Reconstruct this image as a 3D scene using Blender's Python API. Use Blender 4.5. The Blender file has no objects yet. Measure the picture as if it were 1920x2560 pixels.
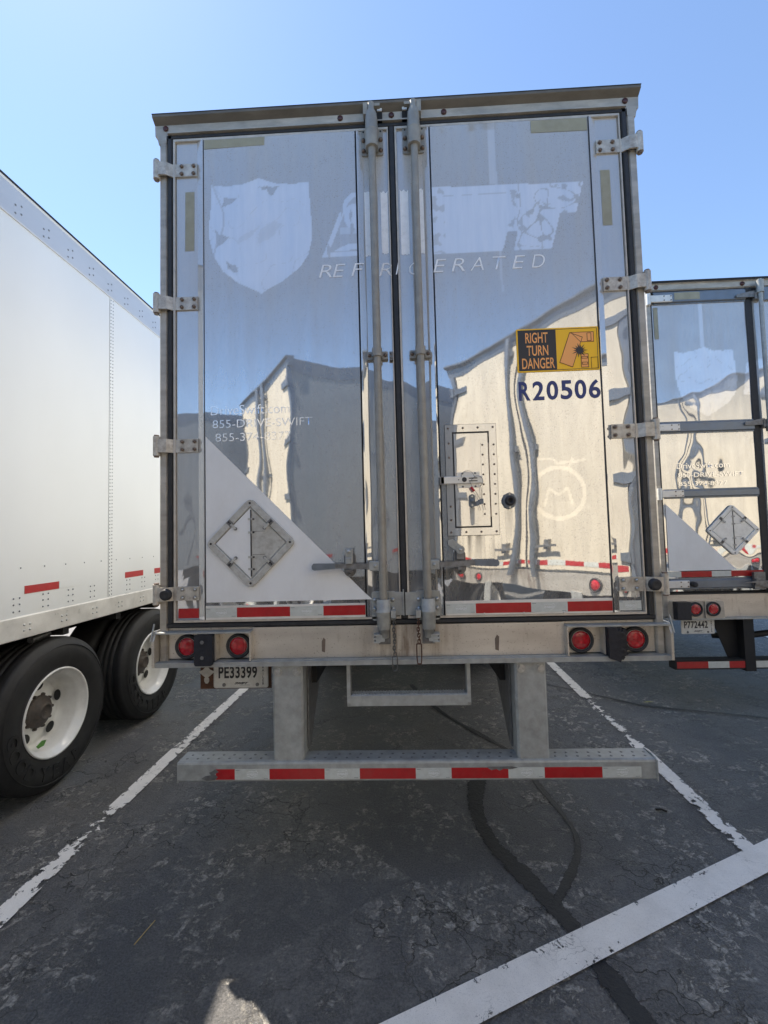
import bpy, math, random
from mathutils import Vector, Matrix, noise
random.seed(7)
S = bpy.context.scene
C = S.collection
# ------------------------------------------------------------------ camera
def cam_axes(yaw, pitch, roll):
    f = Vector((math.sin(yaw)*math.cos(pitch), math.cos(yaw)*math.cos(pitch), math.sin(pitch)))
    r = Vector((math.cos(yaw), -math.sin(yaw), 0)); u = r.cross(f)
    return r*math.cos(roll)+u*math.sin(roll), -r*math.sin(roll)+u*math.cos(roll), f
cd = bpy.data.cameras.new('camera'); cam = bpy.data.objects.new('camera', cd); C.objects.link(cam)
r_, u_, f_ = cam_axes(-.0371, .0518, -.0259)
cam.matrix_world = Matrix(((r_.x, u_.x, -f_.x, -.014), (r_.y, u_.y, -f_.y, -2.3299), (r_.z, u_.z, -f_.z, 1.7315), (0, 0, 0, 1)))
cd.sensor_fit = 'HORIZONTAL'; cd.sensor_width = 36; cd.lens = 36*1112.3/1920
cd.clip_start = .05; cd.clip_end = 3000
S.camera = cam
# ------------------------------------------------------------------ sky and sun
SUN_H = Vector((-.753, .656)); ELEV = math.radians(60.8)
w = bpy.data.worlds.new('World'); S.world = w; w.use_nodes = True
nt = w.node_tree; bg = nt.nodes['Background']; sky = nt.nodes.new('ShaderNodeTexSky')
sky.sky_type = 'NISHITA'; sky.sun_disc = False; sky.sun_elevation = ELEV
sky.sun_rotation = math.atan2(SUN_H.x, SUN_H.y)
sky.air_density = 1.0; sky.dust_density = .16; sky.ozone_density = 2.2; sky.altitude = 100
nt.links.new(sky.outputs[0], bg.inputs[0]); bg.inputs[1].default_value = .102
sd = bpy.data.lights.new('sun', 'SUN'); sd.energy = 5.0; sd.angle = math.radians(.53); sd.color = (1, .90, .76)
so = bpy.data.objects.new('sun', sd); C.objects.link(so)
dr = Vector((SUN_H.x*math.cos(ELEV), SUN_H.y*math.cos(ELEV), math.sin(ELEV))).normalized()
so.rotation_euler = dr.to_track_quat('Z', 'Y').to_euler(); so.location = dr*40
S.view_settings.view_transform = 'Standard'; S.view_settings.look = 'None'
S.view_settings.exposure = 1.38; S.view_settings.gamma = 1
S.render.engine = 'CYCLES'; S.cycles.max_bounces = 10; S.cycles.diffuse_bounces = 4; S.cycles.glossy_bounces = 5
# ------------------------------------------------------------------ materials
class N:
    def __init__(s, name):
        s.m = bpy.data.materials.new(name); s.m.use_nodes = True; s.t = s.m.node_tree
        s.b = s.t.nodes['Principled BSDF']; s.o = s.t.nodes['Material Output']; s.co = None
    def n(s, typ, **k):
        x = s.t.nodes.new(typ)
        for a, v in k.items(): setattr(x, a, v)
        return x
    def l(s, a, b): s.t.links.new(a, b)
    def coord(s, scale=(1, 1, 1), world=False):
        if world:
            g = s.n('ShaderNodeNewGeometry').outputs['Position']
        else:
            g = s.n('ShaderNodeTexCoord').outputs['Object']
        mp = s.n('ShaderNodeMapping'); mp.inputs['Scale'].default_value = scale; s.l(g, mp.inputs[0]); return mp.outputs[0]
    def noise(s, scale, vec=None, detail=4, rough=.55, dist=0):
        x = s.n('ShaderNodeTexNoise'); x.inputs['Scale'].default_value = scale; x.inputs['Detail'].default_value = detail
        x.inputs['Roughness'].default_value = rough; x.inputs['Distortion'].default_value = dist
        s.l(vec if vec is not None else s.coord(), x.inputs['Vector']); return x.outputs[0]
    def ramp(s, fac, stops):
        x = s.n('ShaderNodeValToRGB'); e = x.color_ramp.elements
        while len(e) < len(stops): e.new(.5)
        for i, (p, c) in enumerate(stops):
            e[i].position = p; e[i].color = c if isinstance(c, tuple) and len(c) == 4 else ((c[0], c[1], c[2], 1) if isinstance(c, tuple) else (c, c, c, 1))
        s.l(fac, x.inputs[0]); return x.outputs[0]
    def math(s, op, a, b=None, clamp=False):
        x = s.n('ShaderNodeMath', operation=op, use_clamp=clamp)
        for i, v in enumerate((a, b)):
            if v is None: continue
            if isinstance(v, (int, float)): x.inputs[i].default_value = v
            else: s.l(v, x.inputs[i])
        return x.outputs[0]
    def mix(s, f, a, b):
        x = s.n('ShaderNodeMix', data_type='RGBA')
        for sock, v in ((x.inputs[0], f), (x.inputs[6], a), (x.inputs[7], b)):
            if isinstance(v, (int, float)): sock.default_value = v
            elif isinstance(v, tuple): sock.default_value = (v[0], v[1], v[2], 1)
            else: s.l(v, sock)
        return x.outputs[2]
    def bump(s, h, strength=.3, dist=.01, target=None):
        x = s.n('ShaderNodeBump'); x.inputs['Strength'].default_value = strength; x.inputs['Distance'].default_value = dist
        s.l(h, x.inputs['Height']); s.l(x.outputs[0], (target or s.b).inputs['Normal']); return x.outputs[0]
def simple(name, c, rough=.5, metal=0, var=.25, scale=8, dirt=None, dirt_amt=.5, stretch=(1, 1, 1), bump=0, bscale=60, spec=.5, coat=0):
    k = N(name); v = k.coord(stretch)
    n1 = k.noise(scale, v, 6)
    col = k.ramp(n1, [(.3, tuple(x*(1-var) for x in c)), (.7, tuple(min(1, x*(1+var)) for x in c))])
    if dirt:
        n2 = k.noise(scale*1.7, k.coord(tuple(a*.7 for a in stretch)), 8, .7)
        f = k.math('MULTIPLY', k.ramp(n2, [(.45, 0.), (.75, 1.)]), dirt_amt)
        col = k.mix(f, col, dirt)
    k.l(col, k.b.inputs['Base Color']); k.b.inputs['Metallic'].default_value = metal
    rr = k.ramp(n1, [(.25, max(.02, rough-.08)), (.75, min(1, rough+.1))]); k.l(rr, k.b.inputs['Roughness'])
    k.b.inputs['Specular IOR Level'].default_value = spec; k.b.inputs['Coat Weight'].default_value = coat
    if bump: k.bump(k.noise(bscale, None, 5), bump, .004)
    return k.m
M = {}
M['alu'] = simple('weathered_aluminium', (.46, .43, .38), .5, .4, .22, 5, (.22, .18, .13), .55, (1, 1, 3), .15, 200)
M['alu_bright'] = simple('bright_aluminium', (.78, .76, .71), .32, .2, .12, 6, (.3, .27, .22), .3)
M['alu_trim'] = simple('cream_edge_trim', (.55, .50, .43), .45, .3, .15, 20)
def sill_mat():
    k = N('brushed_sill_metal'); v = k.coord((.5, 1, 1.6)); n1 = k.noise(7, v, 6)
    c = k.ramp(n1, [(.3, (.56, .51, .44)), (.7, (.72, .67, .59))])
    sp = k.ramp(k.noise(110, None, 3, .6), [(.62, 0.), (.68, .7)]); c = k.mix(sp, c, (.27, .21, .15))
    z = k.n('ShaderNodeSeparateXYZ'); k.l(k.coord(), z.inputs[0])
    ax = k.math('ABSOLUTE', z.outputs[0]); near = k.math('SUBTRACT', 1., k.math('MULTIPLY', ax, 3.4), True)
    st = k.math('MULTIPLY', near, k.ramp(k.noise(34, k.coord((1, 1, .12)), 4), [(.40, 0.), (.62, 1.)]))
    c = k.mix(k.math('MULTIPLY', st, .8), c, (.20, .14, .10))
    st2 = k.ramp(k.noise(20, k.coord((1, 1, .2)), 5), [(.60, 0.), (.74, .45)]); c = k.mix(st2, c, (.30, .25, .19))
    k.l(c, k.b.inputs['Base Color']); k.b.inputs['Metallic'].default_value = .6; k.b.inputs['Roughness'].default_value = .36
    k.bump(k.noise(260, None, 3), .12, .002); return k.m
M['sill'] = sill_mat()
M['galv'] = simple('galvanised_steel', (.38, .39, .375), .5, .3, .2, 22, (.30, .28, .25), .5, (1, 1, 1), .1, 90)
M['cap_grime'] = simple('grimy_drip_cap', (.15, .135, .115), .55, .3, .2, 14, (.08, .065, .05), .5, (.4, 1, 1))
M['rod'] = simple('weathered_rod', (.31, .295, .26), .5, .25, .15, 18, (.22, .18, .14), .4)
M['steel_dark'] = simple('dull_cast_steel', (.22, .22, .22), .5, .6, .3, 30, (.12, .09, .06), .5)
M['hinge'] = simple('cast_hinge_steel', (.55, .52, .46), .45, .3, .2, 25, (.20, .13, .08), .7, (1, 1, 1), .1, 200)
M['bolt'] = simple('rusty_bolt', (.20, .15, .12), .5, .6, .35, 60)
M['bolt_zinc'] = simple('zinc_bolt', (.50, .50, .48), .35, .8, .2, 60)
M['rubber'] = simple('black_rubber', (.022, .023, .026), .55, 0, .3, 30, (.06, .055, .05), .4, (1, 1, 1), .2, 120)
M['plastic'] = simple('black_bumper_rubber', (.010, .012, .020), .5, 0, .4, 40, None, 0, (1, 1, 1), .9, 45)
M['white'] = simple('white_vinyl', (.82, .82, .81), .45, 0, .03, 3, (.55, .52, .47), .3, (1, 1, .5))
M['red'] = simple('red_reflective_tape', (.42, .008, .011), .4, 0, .12, 30, (.35, .05, .04), .4)
M['silver'] = simple('white_reflective_tape', (.58, .60, .56), .4, 0, .06, 30, (.42, .40, .35), .45)
M['tape_print'] = simple('pale_print', (.78, .79, .78), .5, 0, .02, 3)
M['tape_print_red'] = simple('dull_red_print', (.60, .05, .05), .5, 0, .02, 3)
M['tan'] = simple('aged_tape_residue', (.33, .31, .22), .55, 0, .1, 14, (.42, .40, .33), .4)
M['orange'] = simple('sign_yellow', (1.0, .55, .012), .4, 0, .03, 4)
M['sign_orange'] = simple('sign_orange', (.97, .42, .12), .4, 0, .03, 4)
M['ink'] = simple('black_ink', (.022, .022, .028), .4, 0, .1, 10)
M['line_brown'] = simple('brown_ink', (.10, .025, .008), .45, 0, .1, 10)
M['navy'] = simple('navy_vinyl', (.008, .028, .17), .35, 0, .06, 10)
M['ghost'] = simple('pale_ghost_lettering', (.88, .89, .90), .3, .0, .06, 30)
M['letter_white'] = simple('clean_metal_lettering', (.97, .97, .97), .22, 1, .02, 30)
M['plate'] = simple('licence_plate_white', (.66, .66, .63), .4, 0, .06, 20, (.38, .32, .25), .4)
M['rust'] = simple('rusted_bracket', (.10, .045, .025), .8, .2, .4, 30, (.03, .02, .018), .6, (1, 1, 1), .3, 80)
M['rust_chain'] = simple('rusted_chain', (.11, .055, .035), .7, .4, .4, 60)
M['chain'] = simple('grey_chain', (.13, .13, .125), .45, .7, .3, 60)
M['dark'] = simple('black_underframe', (.012, .012, .013), .75, 0, .4, 6, (.03, .026, .022), .5)
M['placard_lit'] = simple('lit_placard_face', (.86, .84, .78), .45, .1, .05, 20, (.5, .46, .4), .4)  # lighter copy of the placard grey: reflected light put into the colour
M['placard'] = simple('placard_grey', (.52, .51, .47), .5, .15, .1, 26, (.27, .24, .2), .75)
M['red_plastic'] = simple('red_plastic', (.55, .015, .02), .35, 0, .1, 20)
M['grey_plastic'] = simple('grey_plastic', (.16, .18, .20), .45, 0, .15, 20)
M['dirt'] = simple('brown_stain', (.16, .12, .09), .8, 0, .2, 20)
M['straw'] = simple('dry_straw', (.45, .34, .14), .8, 0, .2, 40)
M['green'] = simple('green_leaf', (.10, .26, .05), .6, 0, .3, 60)
M['twig'] = simple('dark_twig', (.03, .025, .02), .8, 0, .3, 40)
M['leafy'] = simple('yellow_leaf', (.45, .42, .14), .7, 0, .2, 40)
M['van_rail'] = simple('painted_rail', (.56, .56, .57), .35, .35, .04, 3, (.4, .37, .33), .25, (1, .3, 1))
M['rim_white'] = simple('white_wheel_paint', (.80, .79, .75), .3, 0, .05, 4, (.42, .38, .32), .45, (1, 1, 1), .1, 60, coat=.3)
M['hub'] = simple('greasy_hub', (.075, .065, .06), .6, .2, .3, 30, (.14, .10, .07), .6, (1, 1, 1), .4, 70)
M['cream_door'] = simple('off_white_door', (.64, .575, .455), .5, .0, .06, 5, (.42, .36, .27), .35, (2, 2, .4))
M['blue_bar'] = simple('grey_blue_rail', (.19, .22, .26), .4, .55, .12, 8, (.2, .18, .16), .4)
M['shaded_side'] = simple('shaded_grey_panel', (.27, .30, .32), .45, .1, .06, 4)  # shade on the trailers' sides is put into this dark grey
M['lamp_dark'] = simple('dark_red_lamp', (.055, .014, .014), .3, 0, .2, 40)

def white_side():
    k = N('white_van_side'); v = k.coord((1, .6, .35))
    n1 = k.noise(1.6, v, 5); n2 = k.noise(260, None, 2)
    c = k.ramp(n1, [(.3, (.70, .72, .72)), (.7, (.755, .775, .775))])
    c = k.mix(k.ramp(n2, [(.70, 0.), (.78, .35)]), c, (.52, .50, .46))
    z = k.n('ShaderNodeSeparateXYZ'); k.l(k.coord(), z.inputs[0])
    low = k.ramp(z.outputs[2], [(1.15/4.2, .5), (1.9/4.2, 0.)])
    mm = k.n('ShaderNodeMath', operation='MULTIPLY'); k.l(z.outputs[2], mm.inputs[0]); mm.inputs[1].default_value = 1/4.2
    low = k.ramp(mm.outputs[0], [(.27, .38), (.42, 0.)])
    low = k.math('MULTIPLY', low, k.ramp(k.noise(9, k.coord((1, 1, .3)), 7, .7), [(.35, .2), (.7, 1.)]))
    c = k.mix(low, c, (.68, .65, .57))
    k.l(c, k.b.inputs['Base Color']); k.b.inputs['Roughness'].default_value = .42; k.b.inputs['Coat Weight'].default_value = .06
    k.b.inputs['Coat Roughness'].default_value = .08
    k.bump(k.noise(2.2, k.coord((1, 1, .5)), 2), .12, .02)
    return k.m
M['van_white'] = white_side()

def steel(name, film0=.27, bumpy=0., tint=(.74, .75, .76), filmcol=(.52, .51, .49)):
    k = N(name); b = k.b
    b.inputs['Metallic'].default_value = 1; b.inputs['Base Color'].default_value = (*tint, 1); b.inputs['Roughness'].default_value = .018
    at = k.n('ShaderNodeAttribute', attribute_name='clean').outputs['Fac']
    sm = k.n('ShaderNodeAttribute', attribute_name='smear').outputs['Fac']
    n1 = k.noise(2.2, k.coord((2.2, 1, .35)), 6, .6)
    n2 = k.noise(16, k.coord((1, 1, .06)), 4)
    n3 = k.noise(210, None, 2, .6)
    zx = k.n('ShaderNodeSeparateXYZ'); k.l(k.coord(), zx.inputs[0])
    hi = k.math('MULTIPLY', k.math('MULTIPLY', k.math('SUBTRACT', zx.outputs[2], 2.5), 1.6, True), .40 if not bumpy else .30)
    film = k.math('ADD', k.math('ADD', hi, film0), k.math('MULTIPLY', k.math('SUBTRACT', n1, .5), .38))
    film = k.math('ADD', film, k.math('MULTIPLY', k.math('SUBTRACT', n2, .5), .24))
    sp = k.ramp(n3, [(.61, 0.), (.70, 1.)])
    film = k.math('SUBTRACT', film, k.math('MULTIPLY', at, film0-.10))
    neg = k.math('MULTIPLY', sm, -1., True); pos = k.math('MULTIPLY', sm, 1., True)
    film = k.math('ADD', k.math('SUBTRACT', film, k.math('MULTIPLY', pos, .30)), k.math('MULTIPLY', neg, .55))
    spd = k.math('MULTIPLY', sp, .30)
    spd = k.math('MULTIPLY', spd, k.math('SUBTRACT', 1., at)); spd = k.math('MULTIPLY', spd, k.math('SUBTRACT', 1., pos))
    film = k.math('ADD', film, spd, True)
    if bumpy:
        xyz = k.n('ShaderNodeSeparateXYZ'); k.l(k.coord(), xyz.inputs[0])
        dx = k.math('SUBTRACT', k.math('ABSOLUTE', xyz.outputs[0]), .113); q = k.math('SUBTRACT', 1., k.math('MULTIPLY', k.math('MULTIPLY', dx, dx), 190.), True)
        zz = k.math('MULTIPLY', k.math('SUBTRACT', xyz.outputs[2], 3.52), 4., True)
        film = k.math('ADD', film, k.math('MULTIPLY', k.math('MULTIPLY', q, zz), .6), True)
    df = k.n('ShaderNodeBsdfDiffuse')
    fc = k.mix(sp, filmcol, (.24, .21, .17)); fc = k.mix(at, fc, (.90, .92, .97)); fc = k.mix(pos, fc, (.92, .89, .82)); fc = k.mix(neg, fc, (.22, .19, .15)); k.l(fc, df.inputs[0])
    mx = k.n('ShaderNodeMixShader'); k.l(film, mx.inputs[0]); k.l(b.outputs[0], mx.inputs[1]); k.l(df.outputs[0], mx.inputs[2])
    if bumpy:
        k.bump(k.noise(3.2, k.coord((1, 1, .6)), 1.5, .5), bumpy, .02)
    else:
        k.bump(k.noise(120, None, 3), .012, .001)
    k.l(mx.outputs[0], k.o.inputs[0]); return k.m
M['steel'] = steel('polished_stainless')
M['steel_strip'] = steel('polished_stainless_strip', .34, .5)
M['steel_wavy'] = steel('wavy_stainless', .24, 0)
M['steel_hatch'] = steel('hatch_stainless', .48, .18, (.8, .8, .8), (.62, .60, .56))

def lens():
    k = N('red_lamp_lens'); v = k.n('ShaderNodeTexVoronoi'); v.inputs['Scale'].default_value = 46; k.l(k.coord(), v.inputs['Vector'])
    c = k.ramp(v.outputs[0], [(.1, (.62, .012, .025)), (.6, (.38, .006, .014))]); k.l(c, k.b.inputs['Base Color'])
    k.b.inputs['Roughness'].default_value = .12; k.b.inputs['Coat Weight'].default_value = .6
    k.bump(v.outputs[0], .5, .004); return k.m
M['lens'] = lens()

def tyre_mat():
    k = N('tyre_rubber'); n = k.noise(14, None, 6)
    k.l(k.ramp(n, [(.3, (.010, .010, .011)), (.7, (.022, .021, .020))]), k.b.inputs['Base Color']); k.b.inputs['Roughness'].default_value = .62
    k.bump(k.noise(220, None, 3), .25, .002); return k.m
M['tyre'] = tyre_mat()

def asphalt():
    k = N('old_asphalt'); P = k.coord((1, 1, 1), True)
    fine = k.ramp(k.noise(105, P, 4, .8), [(.3, 0.), (.7, 1.)]); agg = k.noise(48, P, 4, .65); mid = k.noise(5.5, P, 10, .72, .4); big = k.noise(.7, P, 5, .6)
    peel = k.math('ADD', k.math('MULTIPLY', mid, .78), k.math('MULTIPLY', big, .30))
    # sealcoat survives where peel is low; flaked patches show pale aggregate
    pm = k.ramp(peel, [(.56, 0.), (.585, 1.)])
    fl = k.noise(17, P, 9, .78, .8); pm2 = k.ramp(fl, [(.545, 0.), (.57, 1.)])
    area = k.ramp(big, [(.47, 0.), (.56, 1.)])
    pm = k.math('MAXIMUM', pm, k.math('MULTIPLY', pm2, k.math('ADD', k.math('MULTIPLY', area, .75), .25)))
    dark = k.mix(fine, (.024, .025, .029), (.150, .151, .158))
    lite = k.mix(k.ramp(agg, [(.35, 0.), (.65, 1.)]), (.12, .117, .111), (.46, .44, .40))
    clus = k.ramp(k.noise(2.3, P, 6, .7), [(.47, 0.), (.56, 1.)])
    f3 = k.ramp(k.noise(62, P, 6, .8), [(.53, 0.), (.58, 1.)])
    f4 = k.ramp(k.noise(15, P, 10, .72, .6), [(.515, 0.), (.535, 1.)])
    f3 = k.math('MAXIMUM', k.math('MULTIPLY', f3, .55), f4)
    pm = k.math('MAXIMUM', k.math('MULTIPLY', pm, .22), k.math('MULTIPLY', f3, k.math('ADD', k.math('MULTIPLY', clus, .95), .07)))
    tone = k.ramp(k.noise(1.1, P, 6, .7), [(.3, (.7, .7, .7)), (.7, (1.4, 1.38, 1.34))])
    c = k.mix(k.math('MULTIPLY', pm, .82), dark, lite)
    tm = k.n('ShaderNodeMix', data_type='RGBA', blend_type='MULTIPLY'); tm.inputs[0].default_value = 1; k.l(c, tm.inputs[6]); k.l(tone, tm.inputs[7]); c = tm.outputs[2]
    # dusty brown wash further in under the trailers
    dust = k.ramp(k.noise(.8, P, 5), [(.40, .1), (.65, .6)])
    xyz = k.n('ShaderNodeSeparateXYZ'); k.l(P, xyz.inputs[0])
    mk = k.math('MULTIPLY', k.math('ADD', xyz.outputs[1], -.15), 1.1, True)
    mk = k.math('MULTIPLY', mk, k.math('SUBTRACT', 2.6, k.math('MULTIPLY', k.math('ABSOLUTE', xyz.outputs[0]), 1.5), True))
    mk2 = k.math('MULTIPLY', k.math('SUBTRACT', -1.2, xyz.outputs[0]), 1.2, True)
    dust = k.math('MULTIPLY', dust, k.math('MAXIMUM', k.math('MAXIMUM', mk, mk2), .12))
    dust = k.math('MULTIPLY', dust, .9, True)
    c = k.mix(dust, c, k.mix(agg, (.10, .088, .072), (.21, .19, .155)))
    st = k.ramp(k.noise(300, P, 1), [(.66, 0.), (.72, 1.)]); c = k.mix(k.math('MULTIPLY', st, .5), c, (.3, .28, .26))
    # hairline cracks
    vo = k.n('ShaderNodeTexVoronoi', feature='DISTANCE_TO_EDGE'); vo.inputs['Scale'].default_value = 3.1
    dv = k.n('ShaderNodeVectorMath', operation='ADD'); nn = k.n('ShaderNodeTexNoise'); nn.inputs['Scale'].default_value = 4.5; nn.inputs['Detail'].default_value = 6
    k.l(P, nn.inputs['Vector']); sc = k.n('ShaderNodeVectorMath', operation='SCALE'); sc.inputs['Scale'].default_value = .55; k.l(nn.outputs[1], sc.inputs[0])
    k.l(P, dv.inputs[0]); k.l(sc.outputs[0], dv.inputs[1]); k.l(dv.outputs[0], vo.inputs['Vector'])
    ck = k.ramp(vo.outputs[0], [(.0, 1.), (.015, 0.)])
    ck = k.math('MULTIPLY', ck, k.ramp(k.noise(1.3, P, 3), [(.48, 0.), (.6, 1.)]))
    c = k.mix(k.math('MULTIPLY', ck, .8), c, (.012, .012, .013))
    k.l(c, k.b.inputs['Base Color'])
    k.l(k.ramp(pm, [(0., .62), (1., .85)]), k.b.inputs['Roughness'])
    h = k.math('ADD', k.math('MULTIPLY', fine, .35), k.math('MULTIPLY', agg, .5))
    h = k.math('SUBTRACT', h, k.math('MULTIPLY', pm, .75)); h = k.math('SUBTRACT', h, k.math('MULTIPLY', ck, 1.4))
    h = k.math('ADD', h, k.math('MULTIPLY', mid, 1.2))
    k.bump(h, .95, .009); return k.m
M['asphalt'] = asphalt()
def seal():
    k = N('crack_sealant'); P = k.coord((1, 1, 1), True)
    c = k.mix(k.noise(38, P, 8, .8), (.003, .003, .004), (.030, .030, .033)); k.l(c, k.b.inputs['Base Color']); k.b.inputs['Roughness'].default_value = .55
    k.bump(k.noise(26, P, 8, .75), .9, .008)
    ed = k.n('ShaderNodeAttribute', attribute_name='edge').outputs['Fac']
    a = k.math('ADD', ed, k.math('MULTIPLY', k.math('SUBTRACT', k.noise(22, P, 6, .7), .5), 1.3))
    k.l(k.ramp(a, [(.22, 0.), (.34, 1.)]), k.b.inputs['Alpha']); return k.m
M['seal'] = seal()
def road_paint(name, thr, wornscale=15):
    k = N(name); P = k.coord((1, 1, 1), True)
    c = k.mix(k.noise(9, P, 6, .7), (.74, .70, .64), (.93, .89, .82)); 
    spk = k.ramp(k.noise(260, P, 3), [(.55, 0.), (.75, .45)]); c = k.mix(spk, c, (.25, .24, .23))
    gr = k.ramp(k.noise(4, P, 8, .75), [(.45, 0.), (.7, .4)]); c = k.mix(gr, c, (.50, .47, .42))
    vo = k.n('ShaderNodeTexVoronoi', feature='DISTANCE_TO_EDGE'); vo.inputs['Scale'].default_value = 9
    dv = k.n('ShaderNodeVectorMath', operation='ADD'); nn = k.n('ShaderNodeTexNoise'); nn.inputs['Scale'].default_value = 12; nn.inputs['Detail'].default_value = 5
    k.l(P, nn.inputs['Vector']); sc = k.n('ShaderNodeVectorMath', operation='SCALE'); sc.inputs['Scale'].default_value = .22; k.l(nn.outputs[1], sc.inputs[0])
    k.l(P, dv.inputs[0]); k.l(sc.outputs[0], dv.inputs[1]); k.l(dv.outputs[0], vo.inputs['Vector'])
    ck = k.math('MULTIPLY', k.ramp(vo.outputs[0], [(.0, .7), (.02, 0.)]), k.ramp(k.noise(2.1, P, 3), [(.5, 0.), (.6, 1.)])); c = k.mix(ck, c, (.12, .11, .10))
    k.l(c, k.b.inputs['Base Color']); k.b.inputs['Roughness'].default_value = .7
    wn = k.n('ShaderNodeAttribute', attribute_name='worn').outputs['Fac']
    ed = k.n('ShaderNodeAttribute', attribute_name='edge').outputs['Fac']
    n = k.noise(wornscale, P, 9, .72, .5)
    a = k.math('SUBTRACT', n, k.math('MULTIPLY', wn, .20)); a = k.math('ADD', a, k.math('MULTIPLY', ed, .13))
    k.l(k.ramp(a, [(thr, 0.), (thr+.012, 1.)]), k.b.inputs['Alpha'])
    k.bump(k.noise(70, P, 4), .4, .003); return k.m
M['paint'] = road_paint('parking_paint', .43)
# ------------------------------------------------------------------ mesh helpers
class MB:
    def __init__(s): s.v = []; s.f = []; s.mi = []; s.sm = []; s.cur = 0
    def add(s, vs, fs, smooth=False, mi=None):
        o = len(s.v); s.v += [tuple(v) for v in vs]
        for f in fs: s.f.append([i+o for i in f]); s.mi.append(s.cur if mi is None else mi); s.sm.append(smooth)
        return s
    def box(s, x0, x1, y0, y1, z0, z1, mi=None, ch=0):
        if ch <= 0:
            vs = [(x, y, z) for z in (z0, z1) for y in (y0, y1) for x in (x0, x1)]
            return s.add(vs, [(0, 2, 3, 1), (4, 5, 7, 6), (0, 1, 5, 4), (2, 6, 7, 3), (0, 4, 6, 2), (1, 3, 7, 5)], False, mi)
        # front (y0) edges chamfered
        ins = [(x, y0, z) for z in (z0+ch, z1-ch) for x in (x0+ch, x1-ch)]
        mid = [(x, y0+ch, z) for z in (z0, z1) for x in (x0, x1)]; bk = [(x, y1, z) for z in (z0, z1) for x in (x0, x1)]
        vs = ins+mid+bk
        fs = [(0, 1, 3, 2), (4, 5, 1, 0), (5, 7, 3, 1), (7, 6, 2, 3), (6, 4, 0, 2), (8, 9, 5, 4), (9, 11, 7, 5), (11, 10, 6, 7), (10, 8, 4, 6), (8, 10, 11, 9)]
        return s.add(vs, fs, False, mi)
    def prism(s, pts, axis, a0, a1, mi=None, smooth=False):
        """extrude polygon pts (2D) along axis; axis 'x': pts=(y,z); 'y': pts=(x,z); 'z': pts=(x,y)"""
        def P(p, a): return {'x': (a, p[0], p[1]), 'y': (p[0], a, p[1]), 'z': (p[0], p[1], a)}[axis]
        n = len(pts); vs = [P(p, a0) for p in pts]+[P(p, a1) for p in pts]
        fs = [(i, (i+1) % n, n+(i+1) % n, n+i) for i in range(n)]
        s.add(vs, fs, smooth, mi); s.add(vs, [tuple(range(n))[::-1], tuple(range(n, 2*n))], False, mi); return s
    def strip(s, pts, axis, a0, a1, th=.003, mi=None):
        """open profile extruded with thickness"""
        out = []
        for i, p in enumerate(pts):
            a = Vector(pts[max(0, i-1)]); b = Vector(pts[min(len(pts)-1, i+1)]); d = (b-a).normalized(); out.append((p[0]-d.y*th, p[1]+d.x*th))
        return s.prism(list(pts)+out[::-1], axis, a0, a1, mi)
    def cyl(s, c, ax, r0, h, r1=None, n=16, mi=None, cap=True):
        r1 = r0 if r1 is None else r1; ax = Vector(ax).normalized(); q = ax.to_track_quat('Z', 'Y'); c = Vector(c)
        vs = []
        for (r, t) in ((r0, 0), (r1, h)):
            for i in range(n):
                a = 2*math.pi*i/n; vs.append(c+q @ Vector((r*math.cos(a), r*math.sin(a), t)))
        s.add(vs, [(i, (i+1) % n, n+(i+1) % n, n+i) for i in range(n)], True, mi)
        if cap: s.add(vs, [tuple(range(n))[::-1], tuple(range(n, 2*n))], False, mi)
        return s
    def lathe(s, prof, c, ax, n=48, mi=None):
        ax = Vector(ax).normalized(); q = ax.to_track_quat('Z', 'Y'); c = Vector(c); vs = []
        for (r, t) in prof:
            for i in range(n):
                a = 2*math.pi*i/n; vs.append(c+q @ Vector((r*math.cos(a), r*math.sin(a), t)))
        fs = []
        for j in range(len(prof)-1):
            for i in range(n): fs.append((j*n+i, j*n+(i+1) % n, (j+1)*n+(i+1) % n, (j+1)*n+i))
        return s.add(vs, fs, True, mi)
    def dome(s, c, ax, r, h, n=10, mi=None, hexh=False):
        if hexh: s.cyl(c, ax, r*1.15, h*.9, n=6, mi=mi); return s
        return s.lathe([(r, 0), (r*.92, h*.45), (r*.6, h*.85), (.0001, h)], c, ax, n, mi)
    def tube(s, path, r, n=8, mi=None, closed=False):
        P = [Vector(p) for p in path]; m = len(P); vs = []; up = None
        for i, p in enumerate(P):
            d = ((P[(i+1) % m]-P[i-1]) if closed else (P[min(m-1, i+1)]-P[max(0, i-1)])).normalized()
            if up is None: up = d.orthogonal().normalized()
            up = (up-d*up.dot(d)).normalized(); sd_ = d.cross(up)
            for k in range(n):
                a = 2*math.pi*k/n; vs.append(p+(up*math.cos(a)+sd_*math.sin(a))*r)
        fs = []
        for i in range(m if closed else m-1):
            j = (i+1) % m
            for k in range(n): fs.append((i*n+k, i*n+(k+1) % n, j*n+(k+1) % n, j*n+k))
        if not closed: fs += [tuple(range(n))[::-1], tuple(range((m-1)*n, m*n))]
        return s.add(vs, fs, True, mi)
    def poly(s, pts, y, mi=None):
        """flat polygon in XZ facing -Y with 0.8 mm thickness"""
        return s.prism(pts[::-1], 'y', y, y+.0008, mi)
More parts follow.
